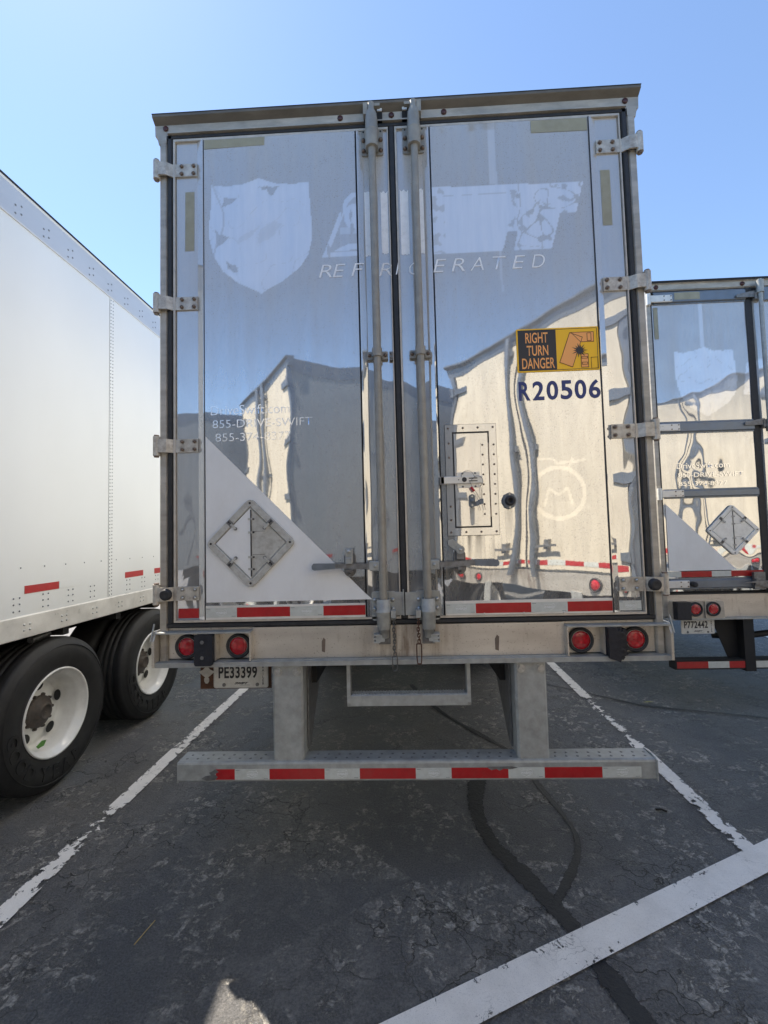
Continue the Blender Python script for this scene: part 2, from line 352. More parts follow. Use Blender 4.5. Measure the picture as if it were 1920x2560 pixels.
    def build(s, name, mats, parent=None, loc=None):
        me = bpy.data.meshes.new(name); me.from_pydata(s.v, [], s.f)
        mats = mats if isinstance(mats, (list, tuple)) else [mats]
        for m in mats: me.materials.append(M[m] if isinstance(m, str) else m)
        me.polygons.foreach_set('material_index', s.mi); me.polygons.foreach_set('use_smooth', s.sm); me.update()
        import bmesh
        bm = bmesh.new(); bm.from_mesh(me); bmesh.ops.recalc_face_normals(bm, faces=bm.faces) if len(s.f) < 30000 else None; bm.to_mesh(me); bm.free()
        o = bpy.data.objects.new(name, me); C.objects.link(o)
        if parent: o.parent = parent
        if loc: o.location = loc
        return o
def empty(name, label, cat, loc=(0, 0, 0), rz=0, group=None):
    o = bpy.data.objects.new(name, None); C.objects.link(o); o.location = loc; o.rotation_euler = (0, 0, rz); o.empty_display_size = .2
    o['label'] = label; o['category'] = cat
    if group: o['group'] = group
    return o
def tag(o, label, cat, group=None, kind=None):
    if kind: o['kind'] = kind
    if label: o['label'] = label
    if cat: o['category'] = cat
    if group: o['group'] = group
    return o
def copy_tree(o, parent=None):
    c = o.copy(); C.objects.link(c)
    if parent: c.parent = parent
    for ch in list(o.children): copy_tree(ch, c)
    return c
def text(body, x0, x1, z0, z1, y, mat, parent, name='lettering', bold=0., shear=0., slant=0., ext=.0004, spacing=1.):
    cu = bpy.data.curves.new('t', 'FONT'); cu.body = body; cu.offset = bold; cu.shear = shear; cu.space_character = spacing
    cu.align_x = 'CENTER'; cu.space_line = .86; cu.resolution_u = 6
    ob = bpy.data.objects.new('t', cu); C.objects.link(ob)
    dg = bpy.context.evaluated_depsgraph_get(); dg.update()
    me = bpy.data.meshes.new_from_object(ob.evaluated_get(dg)); bpy.data.objects.remove(ob)
    xs = [v.co.x for v in me.vertices]; ys = [v.co.y for v in me.vertices]; a, b, c, d = min(xs), max(xs), min(ys), max(ys)
    for v in me.vertices:
        X = x0+(v.co.x-a)/(b-a)*(x1-x0); Z = z0+(v.co.y-c)/(d-c)*(z1-z0)+(X-x0)*slant
        v.co = (X, y, Z)
    me.materials.clear(); me.materials.append(M[mat]); me.name = name
    o = bpy.data.objects.new(name, me); C.objects.link(o)
    if parent: o.parent = parent
    return o
def rrect(x0, x1, z0, z1, r, n=4):
    out = []
    for (cx, cz, a0) in ((x1-r, z1-r, 0), (x0+r, z1-r, 90), (x0+r, z0+r, 180), (x1-r, z0+r, 270)):
        for k in range(n+1):
            a = math.radians(a0+90*k/n); out.append((cx+r*math.cos(a), cz+r*math.sin(a)))
    return out
def inpoly(x, z, p):
    c = False; j = len(p)-1
    for i in range(len(p)):
        if (p[i][1] > z) != (p[j][1] > z) and x < (p[j][0]-p[i][0])*(z-p[i][1])/(p[j][1]-p[i][1])+p[i][0]: c = not c
        j = i
    return c
def segd(x, z, a, b):
    dx, dz = b[0]-a[0], b[1]-a[1]; t = max(0, min(1, ((x-a[0])*dx+(z-a[1])*dz)/(dx*dx+dz*dz))); return math.hypot(x-a[0]-t*dx, z-a[1]-t*dz)
def warped_panel(name, x0, x1, z0, z1, y, mat, parent, amp=.0006, freq=2.6, step=.006, clean=None, smear=None, seed=0, zf=.7):
    nx = max(2, int((x1-x0)/step)); nz = int((z1-z0)/step); vs = []; cl = []; smr = []
    for j in range(nz+1):
        z = z0+(z1-z0)*j/nz
        for i in range(nx+1):
            x = x0+(x1-x0)*i/nx
            p = Vector((x*freq+seed, z*freq*zf, seed*1.7))
            d = noise.noise(p)*amp+noise.noise(p*2.4+Vector((9, 3, 1)))*amp*.34
            vs.append((x, y+d, z)); cl.append(clean(x, z) if clean else 0.); smr.append(smear(x, z) if smear else 0.)
    W = nx+1; fs = [(j*W+i, j*W+i+1, (j+1)*W+i+1, (j+1)*W+i) for j in range(nz) for i in range(nx)]
    me = bpy.data.meshes.new(name); me.from_pydata(vs, [], fs); me.materials.append(M[mat])
    me.polygons.foreach_set('use_smooth', [True]*len(fs))
    for nm, arr in (('clean', cl), ('smear', smr)):
        a = me.attributes.new(nm, 'FLOAT', 'POINT'); a.data.foreach_set('value', arr)
    o = bpy.data.objects.new(name, me); C.objects.link(o); o.parent = parent; return o
# ------------------------------------------------------------------ ground
def ribbon(name, pts, mat, z, wf, wornf=None, seg=.05, kind='structure'):
    """flat ribbon following pts with width function and edge/worn attributes"""
    P = [Vector((p[0], p[1])) for p in pts]; fine = []
    for a, b in zip(P, P[1:]):
        n = max(1, int((b-a).length/seg))
        for k in range(n): fine.append(a+(b-a)*k/n)
    fine.append(P[-1]); 
    if len(pts) > 2:
        for _ in range(4): fine = [fine[0]]+[(fine[i-1]+fine[i]*2+fine[i+1])/4 for i in range(1, len(fine)-1)]+[fine[-1]]
    vs = []; ed = []; wn = []; n = len(fine); cols = 5
    for i, p in enumerate(fine):
        d = (fine[min(n-1, i+1)]-fine[max(0, i-1)]).normalized(); nn = Vector((-d.y, d.x)); w_ = wf(i/(n-1))*(1+.35*noise.noise(Vector((p.x*7, p.y*7, 3))) if mat == 'seal' else 1)
        for c in range(cols):
            t = c/(cols-1)*2-1; q = p+nn*w_*.5*t; vs.append((q.x, q.y, z)); ed.append(1-abs(t)); wn.append(wornf(p.x, p.y) if wornf else 0.)
    fs = [(i*cols+c, i*cols+c+1, (i+1)*cols+c+1, (i+1)*cols+c) for i in range(n-1) for c in range(cols-1)]
    me = bpy.data.meshes.new(name); me.from_pydata(vs, [], fs); me.materials.append(M[mat])
    for nm, arr in (('edge', ed), ('worn', wn)):
        a = me.attributes.new(nm, 'FLOAT', 'POINT'); a.data.foreach_set('value', arr)
    o = bpy.data.objects.new(name, me); C.objects.link(o); o['kind'] = kind; return o
g = MB().add([(-400, -400, 0), (400, -400, 0), (400, 400, 0), (-400, 400, 0)], [(0, 1, 2, 3)]).build('ground', 'asphalt'); g['kind'] = 'structure'
def wl(x, y):
    w_ = .12
    if y < .62: w_ = .42
    if .22 < y < .52: w_ = .95
    if 1.35 < y < 1.75: w_ = .5
    if y < -.1: w_ = .2
    return w_
def wr(x, y):
    return .1+(.75 if 1.45 < y < 2.45 else 0)+(.3 if .1 < y < .8 else 0)
ribbon('parking_line', [(-1.925, -.62), (-1.915, 1.2), (-1.872, 2.8), (-1.82, 16)], 'paint', .008, lambda t: .11, wl)
ribbon('parking_line', [(1.785, .10), (1.845, 2.3), (1.89, 3.6), (2.2, 16)], 'paint', .008, lambda t: .105, wr)
nrm = Vector((-.415, .91))
ribbon('parking_line', [(-2.4+.03, -1.70-.067), (-.122+.03, -.663-.067), (1.957+.03, .287-.067), (9.6, 3.78)], 'paint', .0125, lambda t: .142, lambda x, y: -.12)
ribbon('parking_line', [(5.55, 1.9), (5.9, 18)], 'paint', .008, lambda t: .11, lambda x, y: .2)
ribbon('parking_line', [(9.3, 3.6), (9.7, 18)], 'paint', .008, lambda t: .11, lambda x, y: .2)
ribbon('crack_seal', [(.50, 1.0), (.43, .75), (.40, .5), (.44, .25), (.57, .0), (.65, -.17), (.70, -.33), (.755, -.55), (.80, -.7), (.95, -1.2)], 'seal', .004, lambda t: .125+.02*math.sin(t*17))
ribbon('crack_seal', [(.86, .95), (.90, .65), (.94, .40), (.925, .25), (.83, .08), (.72, -.06), (.655, -.15)], 'seal', .0044, lambda t: .048+.012*math.sin(t*9))
ribbon('crack_seal', [(.05, 2.9), (.2, 2.4), (.37, 2.0), (.55, 1.7), (.76, 1.38), (.88, 1.1)], 'seal', .0042, lambda t: .055+.015*math.sin(t*21))
ribbon('crack_seal', [(1.2, 3.2), (2.3, 2.2), (3.2, 1.9), (4.6, 1.2)], 'seal', .0042, lambda t: .05+.015*math.sin(t*21))
# ------------------------------------------------------------------ shared wheel
def wheel(parent, x, y, side=1, R=.525, inner=False, letters=False, name='wheel'):
    """dual wheel set, outer face at x, axis along X, outward = side"""
    wroot = MB()
    def tyre_prof(w0): return [(.300, .012), (.305, .0), (.33, -.004), (.36, -.012), (.40, -.020), (.44, -.020), (.475, -.010), (.497, .006), (.505, .012), (.516, .018), (R-.003, .035), (R, .055),
                 (R, .085), (R-.012, .088), (R-.012, .096), (R, .099), (R, .135), (R-.012, .138), (R-.012, .146), (R, .149), (R, .185), (R-.012, .188), (R-.012, .196), (R, .199), (R, .235), (R-.004, .250), (.505, .270), (.44, .292), (.36, .285), (.30, .262)]
    ax = (-side, 0, 0)
    t = MB().lathe(tyre_prof(0), (x-side*.018, y, R), ax, 72); 
    t.lathe([(.462, -.017), (.466, -.0225), (.470, -.0165)], (x-side*.018, y, R), ax, 72)
    ty = t.build('tyre', 'tyre', parent)
    if letters:
        word = 'GOODYEAR'
        for i, ch in enumerate(word):
            a = math.radians(186+i*14.5+(6 if i > 3 else 0))
            cu = bpy.data.curves.new('t', 'FONT'); cu.body = ch; cu.size = .118; cu.align_x = 'CENTER'; cu.align_y = 'CENTER'; cu.extrude = .0045; cu.offset = .004; cu.resolution_u = 4
            ob = bpy.data.objects.new('t', cu); C.objects.link(ob); dg = bpy.context.evaluated_depsgraph_get(); dg.update()
            me = bpy.data.meshes.new_from_object(ob.evaluated_get(dg)); bpy.data.objects.remove(ob)
            rad = .400; up = Vector((0, -math.cos(a), -math.sin(a))); rt = Vector((0, -math.sin(a), math.cos(a)))
            c = Vector((x+.0015, y+rad*math.cos(a), R+rad*math.sin(a)))
            for v in me.vertices: v.co = c+rt*v.co.x*1.0+up*v.co.y+Vector((v.co.z, 0, 0))
            me.materials.clear(); me.materials.append(M['tyre']); o = bpy.data.objects.new('raised_letter', me); C.objects.link(o); o.parent = ty
    rim = MB()
    rx = x-side*.018
    rim.lathe([(.304, .010), (.306, -.006), (.296, -.010), (.289, -.002), (.284, .020), (.262, .034), (.258, .062), (.250, .085), (.243, .130), (.236, .165), (.215, .178), (.205, .172), (.150, .158), (.118, .150), (.02, .150)], (rx, y, R), ax, 64)
    rm = rim.build('rim', 'rim_white', parent)
    for k in range(5):
        a = math.radians(18+72*k); rr = .186
        c = Vector((rx-side*.150, y+rr*math.cos(a), R+rr*math.sin(a)))
        d = Vector((0, math.cos(a), math.sin(a))); tt = Vector((0, -math.sin(a), math.cos(a)))
        vs = [c+d*(.034*math.cos(q))+tt*(.042*math.sin(q)) for q in [2*math.pi*i/14 for i in range(14)]]
        MB().add([v+Vector((side*.004, 0, 0)) for v in vs], [tuple(range(14))]).build('vent_hole', 'dark', rm)
    
    hb = MB()
    hb.lathe([(.112, .150), (.110, .132), (.100, .126), (.070, .122), (.062, .092), (.052, .084), (.045, .082), (.040, .090), (.001, .090)], (rx, y, R), ax, 28)
    for k in range(10):
        a = 2*math.pi*k/10; hb.cyl((rx-side*.150, y+.117*math.cos(a), R+.117*math.sin(a)), (side, 0, 0), .013, .020, .010, 6)
    hb.build('hub', 'hub', parent)
def wheel_set(trailer, xs, ys, R=.525, letters=False):
    """dual outer wheels on both sides: each visible wheel a part"""
    for y in ys:
        for sgn in (1, -1):
            wd = bpy.data.objects.new('wheel', None); C.objects.link(wd); wd.parent = trailer; wd.empty_display_size = .1
            wheel(wd, sgn*xs, y, sgn, R, letters=(letters and sgn > 0))
            MB().lathe([(.3, 0), (.44, -.012), (.505, .01), (R, .05), (R, .23), (.505, .27), (.44, .29), (.3, .26)], (sgn*(xs-.34), y, R), (-sgn, 0, 0), 40).build('inner_tyre', 'tyre', wd)
    ax = MB()
    for y in ys:
        ax.cyl((-xs+.3, y, R), (1, 0, 0), .065, 2*xs-.6, n=14)
        for sx in (-.52, .52): ax.box(sx-.05, sx+.05, y-.35, y+.35, R+.10, R+.24); ax.cyl((sx, y+.2, R), (0, 0, 1), .07, .35, n=10)
    for sx in (-.55, .55): ax.box(sx-.05, sx+.05, min(ys)-1.1, max(ys)+1.1, .92, 1.14)
    ax.build('axle_frame', 'dark', trailer)
# ------------------------------------------------------------------ reusable rear hardware
def tape_strip(parent, segs, z0, z1, y, logos=True):
    """segs: list of (x0,x1,'r'|'w')"""
    m = MB()
    for x0, x1, c in segs: m.prism([(x0, z0), (x0, z1), (x1, z1), (x1, z0)], 'y', y, y+.001, 0 if c == 'r' else 1)
    o = m.build('reflective_tape', ['red', 'silver'], parent)
    if logos:
        for x0, x1, c in segs:
            if x1-x0 > .08 and c == 'w':
                cx = (x0+x1)/2; text('WABASH', cx-.028, cx+.028, (z0+z1)/2-.006, (z0+z1)/2+.006, y-.0008, 'tape_print', parent, 'tape_print', .02)
                ol = [(-.028, .010), (-.012, .013), (.010, .012), (.022, .017), (.026, .010), (.030, .007)]
                mm = MB()
                for sg, pp in ((1, ol), (-1, [(-.024, -.009), (-.012, -.012), (.0, -.018), (.010, -.012), (.024, -.009)])):
                    for a, b in zip(pp, pp[1:]):
                        mm.tube([(cx+a[0], y-.0006, (z0+z1)/2+a[1]), (cx+b[0], y-.0006, (z0+z1)/2+b[1])], .0007, 4)
                mm.build('tape_outline', 'tape_print', parent)
                for a in (-.6, .6):
                    mm = MB(); mm.box(cx+a*(x1-x0)*.68-.012, cx+a*(x1-x0)*.68+.008, y-.0006, y, (z0 if a > 0 else z1)+(.005 if a > 0 else -.007), (z0 if a > 0 else z1)+(.007 if a > 0 else -.005))
                    mm.build('tape_print', 'grey_plastic', parent)
BOLT = {}
def hinge(parent, sgn, z, bumper=False, xin=1.087, y=-.001, barrel=1.308):
    m = MB(); h = .036
    prof = [(sgn*xin, y-.009), (sgn*1.222, y-.009), (sgn*1.250, y-.030), (sgn*1.285, y-.034), (sgn*1.300, y-.030)]
    if sgn < 0: prof = prof
    pts = prof+[(a, b+.009) for a, b in prof[::-1]]
    m.prism(pts, 'z', z-h, z+h, 0)
    m.cyl((sgn*barrel, y-.018, z-.052), (0, 0, 1), .018, .104, n=16, mi=0)
    for q in (-1, 1): m.cyl((sgn*barrel, y-.018, z+q*.052-(.008 if q < 0 else 0)), (0, 0, 1), .013, .008, n=12, mi=1)
    o = m.build('hinge', ['hinge', 'bolt'], parent)
    for bx in (xin+.018, xin+.085):
        for bz in (-.021, .021):
            key = 'zinc' if bumper else 'rust'
            if key not in BOLT:
                b = MB(); b.lathe([(.0115, 0), (.0115, .003)], (0, 0, 0), (0, -1, 0), 14); b.dome((0, 0, 0), (0, -1, 0), .0085, .011)
                BOLT[key] = b.build('bolt', 'bolt_zinc' if bumper else 'bolt'); q = BOLT[key]
            else:
                q = BOLT[key].copy(); C.objects.link(q)
            q.parent = parent; q.location = (sgn*bx, y-.009, z+bz)
    if bumper: MB().lathe([(.030, 0), (.029, .018), (.022, .026), (.012, .022), (.0001, .022)], (sgn*1.247, y-.030, z), (0, -1, 0), 24).build('door_bumper', 'rubber', parent)
def lock_rod(parent, x, y=-.055, z0=1.20, z1=4.07, mid=2.682, r=.0195, door_y=0.):
    s = 1 if x > 0 else -1
    rod = MB(); rod.cyl((x, y, z0+.1), (0, 0, 1), r, z1-z0-.2, n=20); rod = rod.build('lock_rod', 'rod', parent)
    k = MB()
    # upper keeper
    k.prism(rrect(x-.060, x+.060, 3.800, 3.955, .012), 'y', door_y-.010, door_y-.001, 0)
    k.cyl((x, y, 3.80), (0, 0, 1), .034, .085, .036, 20); k.lathe([(.036, 3.885), (.038, 3.889), (.033, 3.897), (.033, 3.96), (.026, 4.00), (.018, 4.012), (.018, 4.05)], (x, y, 0), (0, 0, 1), 20)
    k.box(x-.034, x+.034, door_y-.03, door_y-.005, 3.81, 3.95)
    k.box(x-.028*s-.020, x-.028*s+.020, y-.008, y+.012, 4.030, 4.045); k.box(x+.03*s-.012, x+.03*s+.012, y-.01, y+.045, 3.985, 4.05)
    for bx in (-.047, .047):
        for bz in (3.825, 3.885): k.dome((x+bx, door_y-.010, bz), (0, -1, 0), .012, .014, mi=1)
        k.cyl((x+bx, door_y-.010, 3.935), (0, -1, 0), .005, .001, n=10, mi=2)
    k.box(x-.045*s-.014, x-.045*s+.014, -.02, -.004, 3.985, 4.035, 2); k.box(x-.045*s-.013, x-.045*s+.013, -.024, -.018, 4.038, 4.070, 3)
    k.build('upper_keeper', ['rod', 'bolt', 'dark', 'alu_bright'], parent)
    g_ = MB(); g_.cyl((x, y, mid-.022), (0, 0, 1), .0265, .044, n=20); g_.prism(rrect(x-.056, x+.056, mid-.022, mid+.020, .008), 'y', door_y-.022, door_y-.004)
    g_.box(x-.026, x+.026, y+.01, door_y-.004, mid-.02, mid+.018)
    for bx in (-.042, .042): g_.dome((x+bx, door_y-.022, mid), (0, -1, 0), .010, .010, mi=1)
    g_.build('rod_guide', ['rod', 'bolt'], parent)
    lo = MB(); lo.prism(rrect(x-.062, x+.062, 1.292, 1.440, .012), 'y', door_y-.012, door_y-.002)
    lo.lathe([(.033, 1.408), (.035, 1.405), (.035, 1.352), (.039, 1.348), (.039, 1.341), (.036, 1.337), (.034, 1.26), (.028, 1.252), (.024, 1.252), (.024, 1.215), (.018, 1.212)], (x, y, 0), (0, 0, 1), 22)
    lo.box(x-.033, x+.033, y, door_y-.01, 1.27, 1.405)
    lo.box(x-s*-.0-.022+(.02*s), x+.022+(.02*s), y-.022, y+.03, 1.198, 1.232, 0)
    for kz in (1.232, 1.214, 1.197): lo.box(x+s*.036-.016, x+s*.036+.016, y-.026, y+.02, kz-.004, kz+.004, 0)
    for bx in (-.047, .047):
        for bz in (1.398, 1.352): lo.dome((x+bx, door_y-.012, bz), (0, -1, 0), .012, .014, mi=1)
    lo.build('lower_keeper', ['galv', 'bolt_zinc', 'dark'], parent)
    cg = MB(); cg.box(x-.03, x+.03, -.03, -.001, 1.175, 1.245); cg.build('cam_keeper', 'steel_dark', parent)
    return rod
def lock_handle(parent, s, raised=False):
    x = s*.113; m = MB()
    m.box(s*.124, s*.176, -.062, -.040, 1.550, 1.600, 0, .004); m.dome((s*.150, -.062, 1.576), (0, -1, 0), .010, .012, mi=0)
    prof = [(s*.165, 1.562), (s*.27, 1.560), (s*.30, 1.566), (s*.36, 1.566), (s*.462, 1.562), (s*.471, 1.568), (s*.472, 1.582), (s*.465, 1.592), (s*.36, 1.592), (s*.30, 1.592), (s*.165, 1.588)]
    m.prism(prof, 'y', -.060, -.046, 1)
    m.prism([(s*.355, 1.5655), (s*.462, 1.5595), (s*.4745, 1.566), (s*.4755, 1.583), (s*.467, 1.5945), (s*.355, 1.5935)], 'y', -.063, -.043, 2)
    m.build('lock_handle', ['galv', 'steel_dark', 'grey_plastic'], parent)
    r = MB(); cx = s*.283
    pl = [(cx+.031*math.cos(a), 1.585+.031*math.sin(a)+(.033 if math.sin(a) > 0 else -.033)) for a in [2*math.pi*i/24 for i in range(24)]]
    r.prism(pl, 'y', -.024, -.012, 1)
    if raised:
        r.cyl((cx, -.05, 1.648), (0, -1, 0), .022, .012, n=18, mi=0)
        a = math.radians(140); d = Vector((math.cos(a), 0, math.sin(a))); n_ = Vector((-d.z, 0, d.x)); c = Vector((cx, -.056, 1.648))
        vs = [c+n_*.018, c-n_*.018, c+d*.062-n_*.019, c+d*.075, c+d*.062+n_*.019]; r.add(vs+[v+Vector((0, .012, 0)) for v in vs], [(0, 1, 2, 3, 4), (9, 8, 7, 6, 5), (0, 5, 6, 1), (1, 6, 7, 2), (2, 7, 8, 3), (3, 8, 9, 4), (4, 9, 5, 0)], False, 0)
        r.box(cx-.018, cx+.018, -.05, -.02, 1.60, 1.66, 1); r.dome((cx, -.062, 1.648), (0, -1, 0), .009, .008, mi=2)
    else:
        r.box(cx-.020, cx+.020, -.068, -.055, 1.596, 1.668, 0, .005); r.box(cx-.017, cx+.017, -.074, -.062, 1.588, 1.622, 0, .004); r.dome((cx, -.068, 1.652), (0, -1, 0), .010, .008, mi=2)
    r.box(cx-.016, cx+.016, -.070, -.02, 1.548, 1.561, 1); r.dome((cx, -.024, 1.530), (0, -1, 0), .010, .008, mi=1)
    r.build('handle_catch', ['galv', 'steel_dark', 'bolt_zinc'], parent)
def tail_light(parent, x, z, y, r=.064):
    t = MB().lathe([(r, .0), (r+.001, .012), (r-.004, .020), (r-.012, .018), (r-.016, .006), (r-.016, .0)], (x, y, z), (0, -1, 0), 36).build('tail_light', 'rubber', parent)
    l_ = MB().lathe([(.046, .0), (.0465, .010), (.044, .0135), (.03, .0165), (.0001, .018)], (x, y, z), (0, -1, 0), 32).build('lens', 'lens', t)
    MB().lathe([(.0485, .006), (.0485, .0125), (.0465, .0125)], (x, y, z), (0, -1, 0), 32).build('bezel', 'bolt_zinc', t)
def placard(parent, cx, cz, R_, y, leftmat, rightmat, fmat='placard'):
    s = R_*math.sqrt(2)  # side length
    def rot(p): a = math.radians(45); return (cx+p[0]*math.cos(a)-p[1]*math.sin(a), cz+p[0]*math.sin(a)+p[1]*math.cos(a))
    h = s/2+.006; o = [rot(p) for p in rrect(-h, h, -h, h, .030, 6)]; i_ = [rot(p) for p in rrect(-h+.034, h-.034, -h+.034, h-.034, .004, 6)]
    i2 = [rot(p) for p in rrect(-h+.030, h-.030, -h+.030, h-.030, .006, 6)]
    n = len(o); fr = MB(); yo = y-.016
    vs = [(p[0], yo, p[1]) for p in o]+[(p[0], yo, p[1]) for p in i2]+[(p[0], yo+.004, p[1]) for p in i_]+[(cx+(p[0]-cx)*1.012, y-.001, cz+(p[1]-cz)*1.012) for p in o]+[(p[0], y-.004, p[1]) for p in i_]
    fs = []
    for k in range(n):
        j = (k+1) % n; fs += [(k, j, n+j, n+k), (n+k, n+j, 2*n+j, 2*n+k), (3*n+k, 3*n+j, j, k), (2*n+k, 2*n+j, 4*n+j, 4*n+k)]
    fr.add(vs, fs)
    for a in range(4):
        an = math.radians(90*a); c = (cx+(R_-.020)*math.cos(an), cz+(R_-.020)*math.sin(an))
        fr.lathe([(.018, .0), (.018, .002), (.013, .0025), (.012, .0005)], (c[0], yo+.0008, c[1]), (0, -1, 0), 20, 0); fr.cyl((c[0], yo+.0008, c[1]), (0, -1, 0), .006, .003, n=10, mi=1)
    fr = fr.build('placard_holder', [fmat, 'ink'], parent)
    q = R_-.045
    MB().prism([(cx, cz+q), (cx-q, cz), (cx, cz-q)], 'y', y-.011, y-.008, 0).build('placard_flap', leftmat, fr)
    MB().prism([(cx, cz-q), (cx+q, cz), (cx, cz+q)], 'y', y-.009, y-.006, 0).build('placard_back', rightmat, fr)
    hg = MB(); hg.cyl((cx+.003, y-.012, cz-q+.01), (0, 0, 1), .0035, 2*q-.02, n=8, mi=0)
    for dz in (.68, .30, -.40, -.74): hg.box(cx-.012, cx+.010, y-.015, y-.012, cz+q*dz-.005, cz+q*dz+.006, 1); hg.box(cx+.012, cx+.020, y-.013, y-.009, cz+q*dz-.004, cz+q*dz+.004, 0)
    for dz in (.33, -.33): hg.box(cx+.01, cx+.075, y-.0098, y-.009, cz+q*dz-.0008, cz+q*dz+.0008, 0)
    for sx in (-1, 1):
        for sz in (-1, 1):
            c = Vector((cx+sx*R_*.47, y-.017, cz+sz*R_*.47)); d = Vector((-sx, 0, -sz)).normalized(); n_ = Vector((d.z, 0, -d.x))
            def bb(a, b, wd, yy, th, mi):
                vv = [c+d*a+n_*wd, c+d*a-n_*wd, c+d*b-n_*wd, c+d*b+n_*wd]; vv = [Vector((v.x, yy, v.z)) for v in vv]
                hg.add(vv+[v+Vector((0, th, 0)) for v in vv], [(0, 1, 2, 3), (7, 6, 5, 4), (0, 4, 5, 1), (1, 5, 6, 2), (2, 6, 7, 3), (3, 7, 4, 0)], False, mi)
            bb(-.014, .016, .013, y-.0185, .002, 2); bb(-.010, -.001, .0045, y-.021, .003, 0); bb(.002, .010, .0045, y-.021, .003, 0); bb(.010, .046, .0055, y-.024, .004, 1); hg.cyl(c+d*.044+Vector((0, -.006, 0)), (0, 1, 0), .009, .006, n=12, mi=2)
    hg.build('placard_clips', ['ink', 'placard', 'steel_dark'], fr)
    return fr
def plate(parent, x0, x1, z0, z1, y, number, state='INDIANA'):
    p = MB().prism(rrect(x0, x1, z0, z1, .012), 'y', y, y+.002).build('license_plate', 'plate', parent)
    W = x1-x0; H = z1-z0
    rim = [(a, b) for a, b in rrect(x0+.004, x1-.004, z0+.004, z1-.004, .010)]
    MB().tube([(a, y-.0006, b) for a, b in rim], .0009, 4, closed=True).build('plate_border', 'placard', p)
    text(number, x0+W*.09, x0+W*.80, z0+H*.34, z0+H*.78, y-.001, 'ink', p, 'plate_number', .028, spacing=1.08)
    if state: text(state, x0+W*.28, x0+W*.74, z0+H*.86, z0+H*.965, y-.001, 'ink', p, 'plate_state', .02)
    text('SWIFT', x0+W*.38, x0+W*.64, z0+H*.13, z0+H*.21, y-.001, 'ink', p, 'plate_slogan', .05, .5)
    MB().box(x0+W*.48, x0+W*.66, y-.001, y, z0+H*.095, z0+H*.105).build('plate_underline', 'ink', p)
    text('T\nR\nA\nI\nL\nE\nR', x0+W*.885, x0+W*.93, z0+H*.10, z0+H*.90, y-.001, 'ink', p, 'plate_trailer_word', .015)
    b = MB()
    for bx in (.19, .80): b.lathe([(.010, 0), (.009, .004), (.005, .006), (.0001, .006)], (x0+W*bx, y, z0+H*.115), (0, -1, 0), 14)
    b.build('plate_bolts', 'steel_dark', p); return p
# ------------------------------------------------------------------ MAIN TRAILER
T = empty('refrigerated_trailer', 'stainless trailer seen from behind with orange RIGHT TURN DANGER sign and plate PE33399', 'trailer', (0, 0, 0), 0, 'semi trailers parked side by side')
b = MB(); b.box(-1.295, 1.295, .12, 14.5, 1.22, 4.070, 0); b.box(-1.285, 1.285, .03, .125, 1.10, 4.0, 1); b.build('trailer_body', ['van_white', 'dark'], T)
b = MB()
for sx in (-.55, .55): b.box(sx-.05, sx+.05, .15, 14.3, .93, 1.215)
for k in range(22): b.box(-1.25, 1.25, .3+k*.62, .36+k*.62, 1.08, 1.218)
b.build('underframe', 'dark', T)
# header with drip cap
b = MB()
b.prism([(-.006, 3.986), (-.009, 4.043), (.13, 4.043), (.13, 3.986)], 'x', -1.323, 1.321, 0)
b.prism([(-.0088, 4.0432), (-.036, 4.062), (-.041, 4.066), (-.041, 4.080), (.13, 4.090), (.13, 4.0432)], 'x', -1.323, 1.321, 2)
b.prism([(-.0418, 4.079), (-.0425, 4.084), (.12, 4.094), (.12, 4.0905), (-.040, 4.0805)], 'x', -1.325, 1.323, 1)
for s in (-1, 1): b.prism([(s*1.2585, 3.984), (s*1.3225, 4.066), (s*1.3225, 4.04), (s*1.302, 3.935), (s*1.2585, 3.945)][::-s], 'y', -.0085, .10, 0)
b.prism([(-.022, 3.985), (-.022, 3.992), (-.003, 3.998), (-.003, 3.985)], 'x', -1.25, 1.25, 0)
b = b.build('rear_header', ['alu', 'dark', 'cap_grime'], T)
for x in (-.285, -.004, .282, -1.262, 1.250):
    MB().lathe([(.0155, 0), (.015, .004), (.010, .007), (.0001, .008)], (x, -.0090, 4.024), (0, -1, 0), 18).build('marker_light', 'lamp_dark', T)
# corner posts
for s in (-1, 1):
    m = MB(); xs = sorted((s*1.258, s*1.299)); m.prism([(xs[0], .0), (xs[0]+.006, -.008), (xs[1]-.006, -.008), (xs[1], .0), (xs[1], .12), (xs[0], .12)], 'z', 1.10, 3.984, 0)
    m.build('corner_post', 'alu', T)
# gasket
m = MB()
def gst(x0, x1, z0, z1, vertical):
    if vertical:
        c = (x0+x1)/2; h = (x1-x0)/2; m.prism([(c-h, .02), (c-h, -.001), (c-h*.55, -.010), (c+h*.55, -.010), (c+h, -.001), (c+h, .02)], 'z', z0, z1, None, False)
    else:
        c = (z0+z1)/2; h = (z1-z0)/2; m.prism([(.02, c-h), (-.001, c-h), (-.010, c-h*.55), (-.010, c+h*.55), (-.001, c+h), (.02, c+h)], 'x', x0, x1, None, False)
gst(-1.256, -1.224, 1.296, 3.984, True); gst(1.224, 1.256, 1.296, 3.984, True); gst(-.026, .012, 1.30, 3.96, True)
gst(-1.256, 1.256, 3.958, 3.986, False); gst(-1.256, 1.256, 1.270, 1.298, False)
m.build('door_gasket', 'rubber', T)
